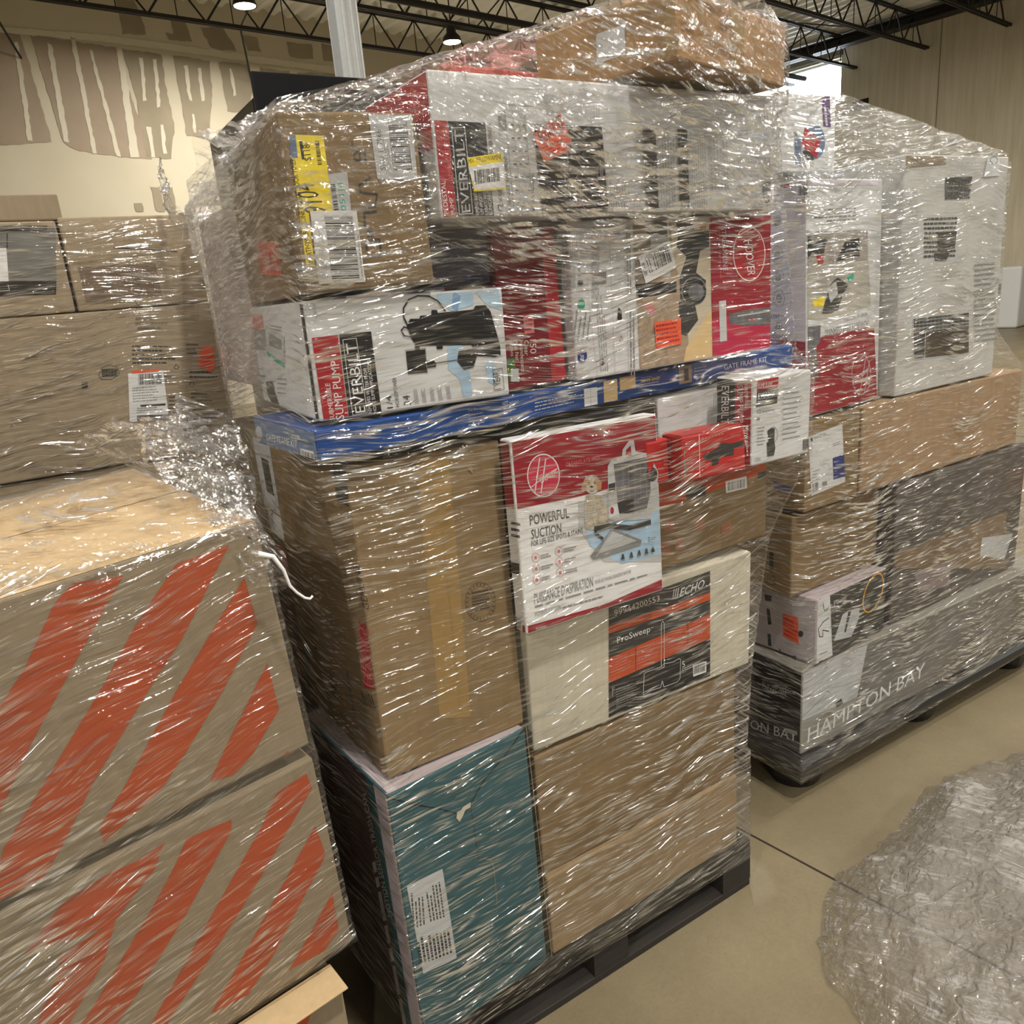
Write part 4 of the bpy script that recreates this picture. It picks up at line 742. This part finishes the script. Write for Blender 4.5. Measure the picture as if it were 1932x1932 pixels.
a=b.art('A',ZB,'shipping_label'); a.poly([(805,1348),(1025,1330),(1062,1636),(815,1652)],whitem); a.poly([(830,1330),(1000,1318),(1000,1334),(830,1350)],orange); a.bars((870,1420),(1020,1412),(866,1352),black,30); a.words((835,1530),(1030,1515),(830,1430),grey,6,.35); a.poly([(880,1545),(1040,1535),(1040,1548),(880,1558)],black); a.words((860,1600),(1040,1590),(860,1560),grey,3); a.poly([(860,1612),(1060,1604),(1062,1636),(862,1646)],dgrey); a.done('white label with barcode and orange strip')
a=b.art('A',ZB,'orange_sticker'); a.poly([(1262,1180),(1335,1170),(1352,1300),(1325,1340),(1240,1295)],orange); a.words((1260,1310),(1340,1290),(1262,1230),red,4,.4); a.done('orange price sticker')
b=plain('p2','brown carton with dark printed rows and warning triangles, on the wide brown carton',.128,.425,2.14,1.588,1.798,.5,kraftp)
a=b.art('A',ZB,'printed_design'); a.luv([(.02,.02),(.19,.02),(.19,.10),(.02,.10)],mat('dim_brown_print',(.16,.11,.075),.6,var=.4,scale=30,stretch=(1,1,8)))
for y in (770,838,905): a.line([(845,y-18),(895,y-18),(872,y+20)],4,dgrey,True)
for k in range(6): a.words((560,650+k*52),(830,640+k*52),(560,640+k*52),kraftg,1,.8,.1)
a.line([(715,555),(1110,582)],9,dgrey); a.done()
b=plain('p3','brown carton with a large black and grey machine picture, far left',-.62,.122,2.13,1.588,1.79,.5,kraftp)
a=b.art('A',ZB,'printed_photo'); a.poly([(-400,425),(298,418),(350,430),(355,770),(352,850),(-400,880)],mat('machine_photo',(.17,.165,.15),.4,var=.4,scale=12,stretch=(1,1,6))); a.poly([(-400,770),(355,765),(352,850),(-400,880)],black); a.poly([(-400,560),(40,560),(55,768),(-400,770)],whitem); a.poly([(-400,418),(298,418),(295,450),(-400,455)],black); a.line([(45,470),(45,560)],8,black); a.line([(0,830),(60,825),(50,790)],4,white); a.done('photo of a black and grey machine')
b=plain('p4','thin brown carton lying on top at the left edge of the photo',-.62,.140,2.15,1.793,1.850,.45,kraftg)
b=plain('p5','big brown carton at the bottom of the left rear pallet, behind the striped boxes',-.70,.42,2.14,.148,1.21,.8,kraftp)
# black cabinet behind
e_=empty('storage_cabinet',(.69,2.36,0)); tag(e_,'glossy black metal cabinet standing behind the middle stack, its top showing','cabinet')
f=MB(); f.box((0,.02,.03),(.62,.62,2.13),gloss); f.obj('cabinet_body',e_,bevel=.008)
f=MB(); f.box((0,0,.03),(.62,.018,2.19),gloss); f.obj('front_panel',e_,bevel=.004)
for x in (.03,.55):
    for y in (.04,.55): f=MB(); f.box((x,y,0),(x+.05,y+.05,.03),bblack); f.obj('foot',e_)
f=MB(); f.box((.28,-.012,1.0),(.30,-.001,1.2),steel); f.obj('handle',e_)
# white unit beyond the right stack
q=on(1900,560,0,XR-1.2); 
e_=empty('utility_cabinet',W((XR-1.2,q.y,0)),(0,0,BY)); tag(e_,'white round-cornered cabinet with a dark slot standing by the concrete wall','cabinet')
hz=on(1905,503,0,XR-1.2).z
f=MB(); f.box((0,-.22,0),(.6,.22,hz),white); f.obj('cabinet_body',e_,bevel=.05,seg=4)
f=MB(); f.box((-.012,.12,hz*.42),(.0,.18,hz*.74),bblack); f.obj('slot',e_)

# small red tie hanging on the wrap at the far right end of the right stack
e_=empty('red_tie',(2.885,1.31,.735)); tag(e_,'small knotted red plastic tie at the far right edge of the right stack','tie')
f=MB(); rt_=[(.0,-.02,.0),(.02,-.035,.03),(.05,-.03,.045),(.06,-.02,.01),(.03,-.04,-.02),(.0,-.03,-.03),(.02,-.04,.01),(.05,-.035,-.03),(.06,-.03,-.08)]
f.tube(rt_,.008,orange,8); f.obj('knot',e_,smooth=True)
# ================================================================ stretch wrap
from mathutils import noise as mn
def film_mat(name, clear=.10, streak=.55, haze=.25, shear=(.0,.0), zs=55, tint=(.92,.93,.95), rough=.10, bump=.9, crumple=.0, thresh=.80):
    m,n=nt(name); L=n.links.new
    out=N(n,'ShaderNodeOutputMaterial'); tc=N(n,'ShaderNodeTexCoord'); sx=N(n,'ShaderNodeSeparateXYZ'); L(tc.outputs['Object'],sx.inputs[0])
    at=N(n,'ShaderNodeAttribute',attribute_name='layers')
    def M(op,a,b_=None,c=None):
        o=N(n,'ShaderNodeMath',operation=op)
        for i,v in enumerate((a,b_,c)):
            if v is None: continue
            if isinstance(v,(int,float)): o.inputs[i].default_value=v
            else: L(v,o.inputs[i])
        return o.outputs[0]
    wn=N(n,'ShaderNodeTexNoise'); wn.inputs['Scale'].default_value=3.2; wn.inputs['Detail'].default_value=1; L(tc.outputs['Object'],wn.inputs[0])
    def ridges(seed, zsc, hs, kx, ky, power):
        # film wrinkles: long thin ridges running along the wrap direction
        z=M('ADD',M('ADD',sx.outputs[2],M('MULTIPLY',sx.outputs[0],kx)),M('MULTIPLY',sx.outputs[1],ky))
        z=M('ADD',z,M('MULTIPLY',wn.outputs[0],.14))
        cb=N(n,'ShaderNodeCombineXYZ'); L(M('MULTIPLY',sx.outputs[0],hs),cb.inputs[0]); L(M('MULTIPLY',sx.outputs[1],hs),cb.inputs[1]); L(M('ADD',M('MULTIPLY',z,zsc),seed),cb.inputs[2])
        t=N(n,'ShaderNodeTexNoise'); t.inputs['Scale'].default_value=1; t.inputs['Detail'].default_value=1; t.inputs['Roughness'].default_value=.62; t.inputs['Distortion'].default_value=.15; L(cb.outputs[0],t.inputs[0])
        r=M('SUBTRACT',1.0,M('MULTIPLY',M('ABSOLUTE',M('SUBTRACT',t.outputs[0],.5)),6.0)); r=M('MAXIMUM',r,0.0)
        return M('POWER',r,power), t.outputs[0]
    r1,h1=ridges(3.1,zs,3.2,shear[0],shear[1],8)
    r2_,h2=ridges(17.7,zs*2.3,7.5,shear[0]*1.3+.05,shear[1]*1.3-.04,6)
    r3,h3=ridges(41.0,zs*.42,2.1,shear[0]*.5-.12,shear[1]*.5+.1,11)
    patch=M('MULTIPLY',M('MAXIMUM',M('SUBTRACT',wn.outputs[1].node.outputs[0],.38),0),3.2)
    cn=N(n,'ShaderNodeTexNoise'); cn.inputs['Scale'].default_value=34; cn.inputs['Detail'].default_value=2; cn.inputs['Distortion'].default_value=1.2; L(tc.outputs['Object'],cn.inputs[0])
    rid=M('ADD',M('MULTIPLY',r1,1.0),M('ADD',M('MULTIPLY',r2_,.8),M('MULTIPLY',r3,.8)))
    # dash and patch masks put broken white glints along the wrinkles
    dn=N(n,'ShaderNodeTexNoise'); dn.inputs['Scale'].default_value=1; dn.inputs['Detail'].default_value=0; dmp=N(n,'ShaderNodeMapping'); dmp.inputs['Scale'].default_value=(17,17,150); L(tc.outputs['Object'],dmp.inputs[0]); L(dmp.outputs[0],dn.inputs[0])
    dash=M('MINIMUM',M('MAXIMUM',M('MULTIPLY',M('SUBTRACT',dn.outputs[0],.40),6.0),0.0),1.0)
    mask=M('MINIMUM',M('MULTIPLY',M('MULTIPLY',rid,dash),M('ADD',patch,.30)),1.0)
    lay=at.outputs['Fac']
    hgt=M('ADD',M('MULTIPLY',h1,.8),M('ADD',M('MULTIPLY',h2,.35),M('MULTIPLY',r3,.3)))
    hgt=M('ADD',hgt,M('MULTIPLY',cn.outputs[0],crumple+.10))
    bp=N(n,'ShaderNodeBump'); bp.inputs['Strength'].default_value=bump; bp.inputs['Distance'].default_value=.010; L(hgt,bp.inputs['Height'])
    lw=N(n,'ShaderNodeLayerWeight'); lw.inputs['Blend'].default_value=.22; L(bp.outputs[0],lw.inputs['Normal'])
    fac=M('ADD',M('ADD',clear*.4,M('MULTIPLY',lay,.36)),M('ADD',M('MULTIPLY',mask,streak*1.9),M('MULTIPLY',lw.outputs['Fresnel'],.18)))
    fac=M('MINIMUM',fac,.93)
    gl=N(n,'ShaderNodeBsdfAnisotropic'); gl.inputs['Roughness'].default_value=rough; gl.inputs['Anisotropy'].default_value=.75; gl.inputs['Color'].default_value=(1,1,1,1); L(bp.outputs[0],gl.inputs['Normal'])
    tg=N(n,'ShaderNodeTangent',direction_type='RADIAL',axis='Z'); L(tg.outputs[0],gl.inputs['Tangent'])
    df=N(n,'ShaderNodeBsdfDiffuse'); df.inputs['Color'].default_value=(*tint,1); L(bp.outputs[0],df.inputs['Normal'])
    tl=N(n,'ShaderNodeBsdfTranslucent'); tl.inputs['Color'].default_value=(*tint,1); L(bp.outputs[0],tl.inputs['Normal'])
    m0=N(n,'ShaderNodeMixShader'); m0.inputs[0].default_value=.35; L(df.outputs[0],m0.inputs[1]); L(tl.outputs[0],m0.inputs[2])
    m1=N(n,'ShaderNodeMixShader'); L(M('MULTIPLY',M('ADD',M('MULTIPLY',mask,.5),M('ADD',.22,M('MULTIPLY',lay,.6))),haze),m1.inputs[0]); L(gl.outputs[0],m1.inputs[1]); L(m0.outputs[0],m1.inputs[2])
    tr=N(n,'ShaderNodeBsdfTransparent'); tr.inputs['Color'].default_value=(.985,.985,.985,1)
    m2=N(n,'ShaderNodeMixShader'); L(fac,m2.inputs[0]); L(tr.outputs[0],m2.inputs[1]); L(m1.outputs[0],m2.inputs[2]); L(m2.outputs[0],out.inputs[0])
    return m
def hull2(P):
    P=sorted(set((round(a,5),round(b,5)) for a,b in P))
    if len(P)<3: return P
    def half(Q):
        H=[]
        for p in Q:
            while len(H)>1 and (H[-1][0]-H[-2][0])*(p[1]-H[-2][1])-(H[-1][1]-H[-2][1])*(p[0]-H[-2][0])<=0: H.pop()
            H.append(p)
        return H[:-1]
    return half(P)+half(P[::-1])
def sect(P, z):
    out=[(p[0],p[1]) for p in P if abs(p[2]-z)<.004]
    for i in range(len(P)):
        for j in range(i):
            a,b_=P[i],P[j]
            if (a[2]-z)*(b_[2]-z)<0:
                t=(z-a[2])/(b_[2]-a[2]); out.append((a[0]+(b_[0]-a[0])*t,a[1]+(b_[1]-a[1])*t))
    return out
def attr(me, vals):
    a=me.attributes.new('layers','FLOAT','POINT'); a.data.foreach_set('value',vals)
def wrap_shell(name, label, clusters, ctr, z0, z1, m, layers, n=900, dz=.011, off=.007, amp=.0022, smooth=5):
    zs=np.arange(z0,z1+1e-6,dz); th=np.linspace(0,2*np.pi,n,endpoint=False); dx=np.cos(th); dy=np.sin(th); Rr=np.zeros((len(zs),n))
    for i,z in enumerate(zs):
        pts=[]
        for c in clusters:
            lo=min(p[2] for p in c); hi=max(p[2] for p in c)
            if lo-.012<=z<=hi+.012: pts+=sect(c,min(max(z,lo+.001),hi-.001))
        H=hull2(pts); r=np.full(n,1e9)
        for a,b_ in zip(H,H[1:]+H[:1]):
            ax,ay=a[0]-ctr[0],a[1]-ctr[1]; ex,ey=b_[0]-a[0],b_[1]-a[1]; l=math.hypot(ex,ey)
            if l<1e-6: continue
            nx,ny=ey/l,-ex/l; d=ax*nx+ay*ny+off; den=dx*nx+dy*ny
            r=np.where(den>1e-6,np.minimum(r,d/np.where(den>1e-6,den,1)),r)
        assert r.max()<3,(name,z,r.max(),H)
        Rr[i]=r
    for _ in range(smooth):                 # the film bridges between steps in the load
        S_=Rr.copy(); S_[1:-1]=(Rr[:-2]+Rr[1:-1]*2+Rr[2:])/4; Rr=np.maximum(Rr,S_)
    V=[];la=[]
    for i,z in enumerate(zs):
        for j in range(n):
            x=ctr[0]+dx[j]*Rr[i,j]; y=ctr[1]+dy[j]*Rr[i,j]
            q=mn.noise((x*5,y*5,z*38))+.5*mn.noise((x*16,y*16,z*95)); k=1+(amp*q)/Rr[i,j]
            x=ctr[0]+dx[j]*Rr[i,j]*k; y=ctr[1]+dy[j]*Rr[i,j]*k
            V.append((x,y,z)); la.append(layers(x,y,z))
    F=[(i*n+j,i*n+(j+1)%n,(i+1)*n+(j+1)%n,(i+1)*n+j) for i in range(len(zs)-1) for j in range(n)]
    me=bpy.data.meshes.new(name); me.from_pydata(V,[],F); me.materials.append(m); me.polygons.foreach_set('use_smooth',[True]*len(F)); attr(me,la)
    o=bpy.data.objects.new(name,me); COL.objects.link(o)
    return o
def wrap_cap(name, pts, m, layers, parent, zmin, off=.006, el=.02, amp=.006):
    bm=bmesh.new(); c=sum((Vector(p) for p in pts),Vector())/len(pts)
    for p in pts: bm.verts.new(p)
    bmesh.ops.convex_hull(bm,input=bm.verts)
    bmesh.ops.delete(bm,geom=[v for v in bm.verts if not v.link_faces],context='VERTS')
    bmesh.ops.recalc_face_normals(bm,faces=bm.faces)
    bmesh.ops.delete(bm,geom=[f for f in bm.faces if f.normal.z<-.6],context='FACES')
    for _ in range(9):
        ed=[e for e in bm.edges if e.calc_length()>el]
        if not ed: break
        bmesh.ops.subdivide_edges(bm,edges=ed,cuts=1); bmesh.ops.triangulate(bm,faces=[f for f in bm.faces if len(f.verts)>3])
    bm.normal_update()
    for v in bm.verts:
        q=mn.noise(v.co*14)+.6*mn.noise(v.co*37); v.co+=v.normal*(off+amp*q)
    me=bpy.data.meshes.new(name); bm.to_mesh(me); bm.free(); me.materials.append(m); me.polygons.foreach_set('use_smooth',[True]*len(me.polygons))
    attr(me,[layers(*v.co) for v in me.vertices]); o=bpy.data.objects.new(name,me); COL.objects.link(o); o.parent=parent
    return o
def ribbon(name, path, wid, m, parent, lay=.6, amp=.02, nw=36, seg=22, fr=26, side=(0,0,1), seed=0):
    """crumpled loose sheet of film: path of points, a width at each"""
    P=[Vector(p) for p in path]; Q=[];Wd=[]
    for i in range(len(P)-1):
        for k in range(seg):
            t=k/seg; Q.append(P[i].lerp(P[i+1],t*t*(3-2*t))); Wd.append(wid[i]*(1-t)+wid[i+1]*t)
    Q.append(P[-1]); Wd.append(wid[-1]); V=[];sd=Vector(side)
    for i,q in enumerate(Q):
        d=(Q[min(i+1,len(Q)-1)]-Q[max(i-1,0)]).normalized(); s_=sd.cross(d).normalized() if abs(sd.dot(d))<.98 else Vector((1,0,0)); n_=d.cross(s_)
        for j in range(nw):
            u=j/(nw-1)-.5; p=q+s_*u*Wd[i]; k=min(1,Wd[i]/.06+.15)
            sd_=Vector((seed,seed*.7,0)); c1=1-2*abs(mn.noise(p*fr*.35+sd_)); c2=1-2*abs(mn.noise(p*fr+sd_)); c3=1-2*abs(mn.noise(p*fr*2.6+sd_))
            p=p+n_*(amp*k*(1.5*c1+.7*c2+.3*c3-1.2))+s_*(amp*k*.6*mn.noise((p*fr*.8)+Vector((0,seed,5))))
            V.append(p)
    n_q=len(Q); F=[(i*nw+j,i*nw+j+1,(i+1)*nw+j+1,(i+1)*nw+j) for i in range(n_q-1) for j in range(nw-1)]
    me=bpy.data.meshes.new(name); me.from_pydata(V,[],F); me.materials.append(m); me.polygons.foreach_set('use_smooth',[True]*len(F)); attr(me,[lay]*len(V))
    o=bpy.data.objects.new(name,me); COL.objects.link(o); o.parent=parent; return o
def C(*ks): return [tuple(p) for k in ks for p in BOXES[k].corners()]
def blk(x0,y0,z0,x1,y1,z1): return [(x,y,z) for x in (x0,x1) for y in (y0,y1) for z in (z0,z1)]
def clamp01(v): return max(0.,min(1.,v))
# middle stack -----------------------------------------------------------------
backM=blk(.42,1.3,.05,1.22,2.08,1.86)
topgrp=C('brown1','ped','top','top2')+blk(.40,1.9,1.75,1.2,2.06,1.80)
cl=[C('teal','low')+blk(.39,1.16,.09,1.31,2.10,.4),C('low','long','echo'),C('teal','tall'),C('teal','dk','long'),C('tall','side1','gate'),C('tall','echo'),C('echo','orc'),C('orc','pumpR','hoover1','milw'),C('hoover1','echo'),C('gate','pumpR'),C('gate','pump','stream'),C('pump','brown1'),C('in1','brown1'),C('stream','ped','gate'),C('brown1','ped')+blk(.40,1.9,1.70,1.2,2.06,1.80),backM]
def layM(x,y,z):
    v=.03
    if x<.46: v+=.50*clamp01((y-1.20)*5)*clamp01((z-1.30)*6)         # many slack layers on the upper left side
    if x<.40 and y>1.5: v+=.5*clamp01((z-1.25)*5)
    v+=.22*clamp01((.42-z)*5)*clamp01((x-.55)*4)
    v+=.16*clamp01(1-abs(z-.62)/.05)*clamp01((x-.7)*6)
    v+=.07*clamp01((z-1.80)*14)
    v+=.14*clamp01(1-abs(z-1.30)/.05)*clamp01((x-.6)*6)
    return v
fm=film_mat('stretch_film_middle',clear=.055,streak=.55,haze=.30,shear=(-.03,.02),zs=85)
wm=wrap_shell('stretch_wrap','',cl,(.85,1.62),.085,1.872,fm,layM)
tag(wm,'clear crinkled stretch wrap pulled tight around the middle stack of boxes','plastic wrap')
fc=film_mat('stretch_film_crumpled',clear=.12,streak=.75,haze=.38,shear=(.25,-.2),zs=42,crumple=.9,bump=1.0)
wrap_cap('wrap_top',topgrp,fc,lambda x,y,z:.03+.12*clamp01((z-1.88)*8),wm,1.8)
# slack pulled flaps of film at the upper left
ribbon('loose_film',[(.39,1.60,1.80),(.40,1.48,1.845),(.42,1.36,1.85),(.42,1.25,1.83)],[.03,.07,.07,.02],fc,wm,.12,.016,seed=2)
ribbon('loose_film',[(.37,1.72,1.80),(.38,1.62,1.87),(.40,1.52,1.84)],[.02,.06,.03],fc,wm,.12,.016,seed=6)
ribbon('loose_film',[(.37,2.00,1.74),(.35,2.05,1.83),(.36,2.10,1.90),(.37,2.12,1.93)],[.08,.09,.04,.008],fc,wm,.10,.016,seed=11,side=(1,0,0))
ribbon('loose_film',[(1.36,1.12,1.985),(1.33,1.16,2.03),(1.25,1.20,2.05),(1.15,1.22,2.01)],[.04,.10,.10,.05],fc,wm,.15,.016,seed=4)
# right stack --------------------------------------------------------------------
clR=[blk(1.655,1.265,.10,3.10,2.16,.16)+C('fan'),C('fan','trim','dkR'),C('trim','brR'),C('brR','glac','bigR'),C('dkR','bigR'),C('glac','smart','bigR'),C('smart','whR'),C('smart','topR','whR'),blk(1.8,1.5,.05,2.9,2.1,1.7),blk(1.75,1.42,.05,2.35,1.7,1.81)]
def layR(x,y,z):
    v=.03+.13*clamp01((x-2.05)*3)*clamp01((z-1.15)*8)+.18*clamp01((.34-z)*6)+.03*clamp01((z-1.15)*4)
    v+=.12*clamp01((x-2.2)*2)*clamp01((.6-z)*4)
    return v
fr_=film_mat('stretch_film_right',clear=.06,streak=.62,haze=.30,shear=(.02,-.02),zs=72)
wr_=wrap_shell('stretch_wrap','',clR,(2.2,1.6),.095,1.80,fr_,layR,n=1100)
tag(wr_,'clear stretch wrap around the right-hand stack, drawn out into a slope at its top','plastic wrap')
tR=[p for p in C('topR')+C('smart')+C('whR') if p[2]>1.70]
wrap_cap('wrap_slope',tR,fr_,lambda x,y,z:.05+.10*clamp01((x-1.9)*3),wr_,1.7,off=.008,amp=.004)
# left front stack ------------------------------------------------------------------
clL=[C('s1'),C('s1','s2'),C('s2'),blk(-.2,1.2,.3,.1,1.6,1.3)]
zt=max(p[2] for p in C('s1'))
fl=film_mat('stretch_film_left',clear=.06,streak=.42,haze=.34,shear=(-.20,.1),zs=70,tint=(.95,.93,.90))
wl_=wrap_shell('stretch_wrap','',clL,(-.10,1.42),.44,1.262,fl,lambda x,y,z:.05+.20*clamp01((-.02-x)*5)+.18*clamp01(1-abs(z-.84-.1*x)/.05),n=700)
tag(wl_,'clear stretch wrap around the two orange-striped boxes, bunched at their top corner','plastic wrap')
topL=[tuple(BOXES['s1'].L+BOXES['s1'].R@Vector(q)) for q in ((0,0,.385),(.62,0,.385),(.62,.66,.385),(0,.66,.385),(0,0,.396),(.62,0,.396),(.62,.66,.396),(0,.66,.396),(.1,.3,.41),(.4,.45,.415))]
wrap_cap('wrap_top',topL,film_mat('stretch_film_left_top',clear=.05,streak=.45,haze=.4,shear=(.5,.3),zs=30,crumple=.4),lambda x,y,z:.02+.45*clamp01((y-1.38)*3),wl_,1.2,off=.004,amp=.004)
def onp(x,y,yy):
    d=rayd(x,y); return CAMP+d*(yy/d.y)
fb=film_mat('stretch_film_bunched',clear=.06,streak=.75,haze=.35,shear=(.6,-.4),zs=40,crumple=1.2,bump=1.0)
ribbon('twisted_film',[onp(215,880,1.70),onp(300,850,1.55),onp(360,835,1.42),onp(400,900,1.32),onp(440,965,1.20),onp(470,1020,1.13),onp(500,1060,1.10),onp(520,1100,1.09),onp(535,1118,1.09)],[.16,.20,.17,.13,.075,.055,.07,.05,.015],fb,wl_,.10,.020,nw=44,seed=9,side=(0,1,0.2))
ribbon('twisted_film',[onp(330,800,1.60),onp(368,800,1.50),onp(392,880,1.38),onp(425,945,1.22),onp(462,985,1.14)],[.05,.14,.10,.07,.03],fb,wl_,.10,.018,nw=26,seed=3,side=(0,1,0))
f=MB(); f.tube([onp(x,y,1.09) for x,y in ((488,1045),(515,1050),(535,1075),(547,1105),(560,1118),(575,1128),(585,1130),(590,1124))],[.004,.0035,.0025,.0022,.002,.002,.002,.0018],mat('rolled_film',(.75,.76,.76),.25),8); f.obj('film_tail',wl_,smooth=True)
# left rear stack -----------------------------------------------------------------------
clB=[blk(-.5,2.2,.1,.3,2.6,1.78),C('p1','p5'),C('p1','p2','p3'),C('p4')+C('p3','p2')]
fbk=film_mat('stretch_film_rear',clear=.08,streak=.40,haze=.35,shear=(0,0),zs=70,tint=(.95,.92,.86))
wb_=wrap_shell('stretch_wrap','',clB,(-.10,2.42),.16,1.79,fbk,lambda x,y,z:.06+.1*clamp01((.1-x)*3),n=600)
tag(wb_,'clear stretch wrap around the plain brown cartons in front of the drywall','plastic wrap')
# loose heap of clear film at the lower right ----------------------------------------------
def heap():
    out=[(1.415,1.005),(1.30,.93),(1.23,.86),(1.20,.80),(1.18,.70),(1.13,.55),(1.05,.40),(1.0,.20),(1.3,.0),(2.1,.0),(2.75,.4),(2.75,.9),(2.42,1.02),(2.20,1.08),(2.02,1.10),(1.90,1.07),(1.78,1.05),(1.62,1.03),(1.5,1.035)]
    c=Vector((1.75,.62)); n=460; rings=130; pts=[]
    for i in range(n):
        t=i/n*len(out); a=Vector(out[int(t)%len(out)]); b_=Vector(out[(int(t)+1)%len(out)]); u=t-int(t); p=a.lerp(b_,u)
        p+= (p-c).normalized()*.018*mn.noise((p.x*22,p.y*22,3)); pts.append(p)
    V=[];la=[]
    for k in range(rings):
        t=k/(rings-1)
        for p in pts:
            q=p.lerp(c,t); z=.004+.14*math.sin(min(1,t*1.5)*math.pi/2)
            v3=Vector((q.x*.9+q.y*.5,q.y*1.8-q.x*.7,0)); fade=min(1,t*8+.12)
            rg=lambda f_,o_: 1-2*abs(mn.noise(v3*f_+Vector((o_,o_,0))))
            z+=fade*(.034*rg(2.4,0)+.011*mn.noise(v3*6)+.0022*rg(17,7)-.012)
            j=.010*fade; V.append((q.x+j*mn.noise(v3*20),q.y+j*mn.noise(v3*20+Vector((9,9,9))),max(.003,z))); la.append(.22+.62*min(1,t*3.0))
    F=[(k*n+i,k*n+(i+1)%n,(k+1)*n+(i+1)%n,(k+1)*n+i) for k in range(rings-1) for i in range(n)]
    me=bpy.data.meshes.new('film_heap'); me.from_pydata(V,[],F); fh=film_mat('loose_clear_film',clear=.3,streak=.5,haze=1.25,shear=(.9,.5),zs=26,crumple=1.6,bump=.9,rough=.10,tint=(.50,.485,.475))
    me.materials.append(fh); me.polygons.foreach_set('use_smooth',[True]*len(F)); attr(me,la)
    o=bpy.data.objects.new('film_heap',me); COL.objects.link(o); tag(o,'loose crumpled heap of milky clear wrap lying on the concrete floor, lower right','plastic wrap')
heap()
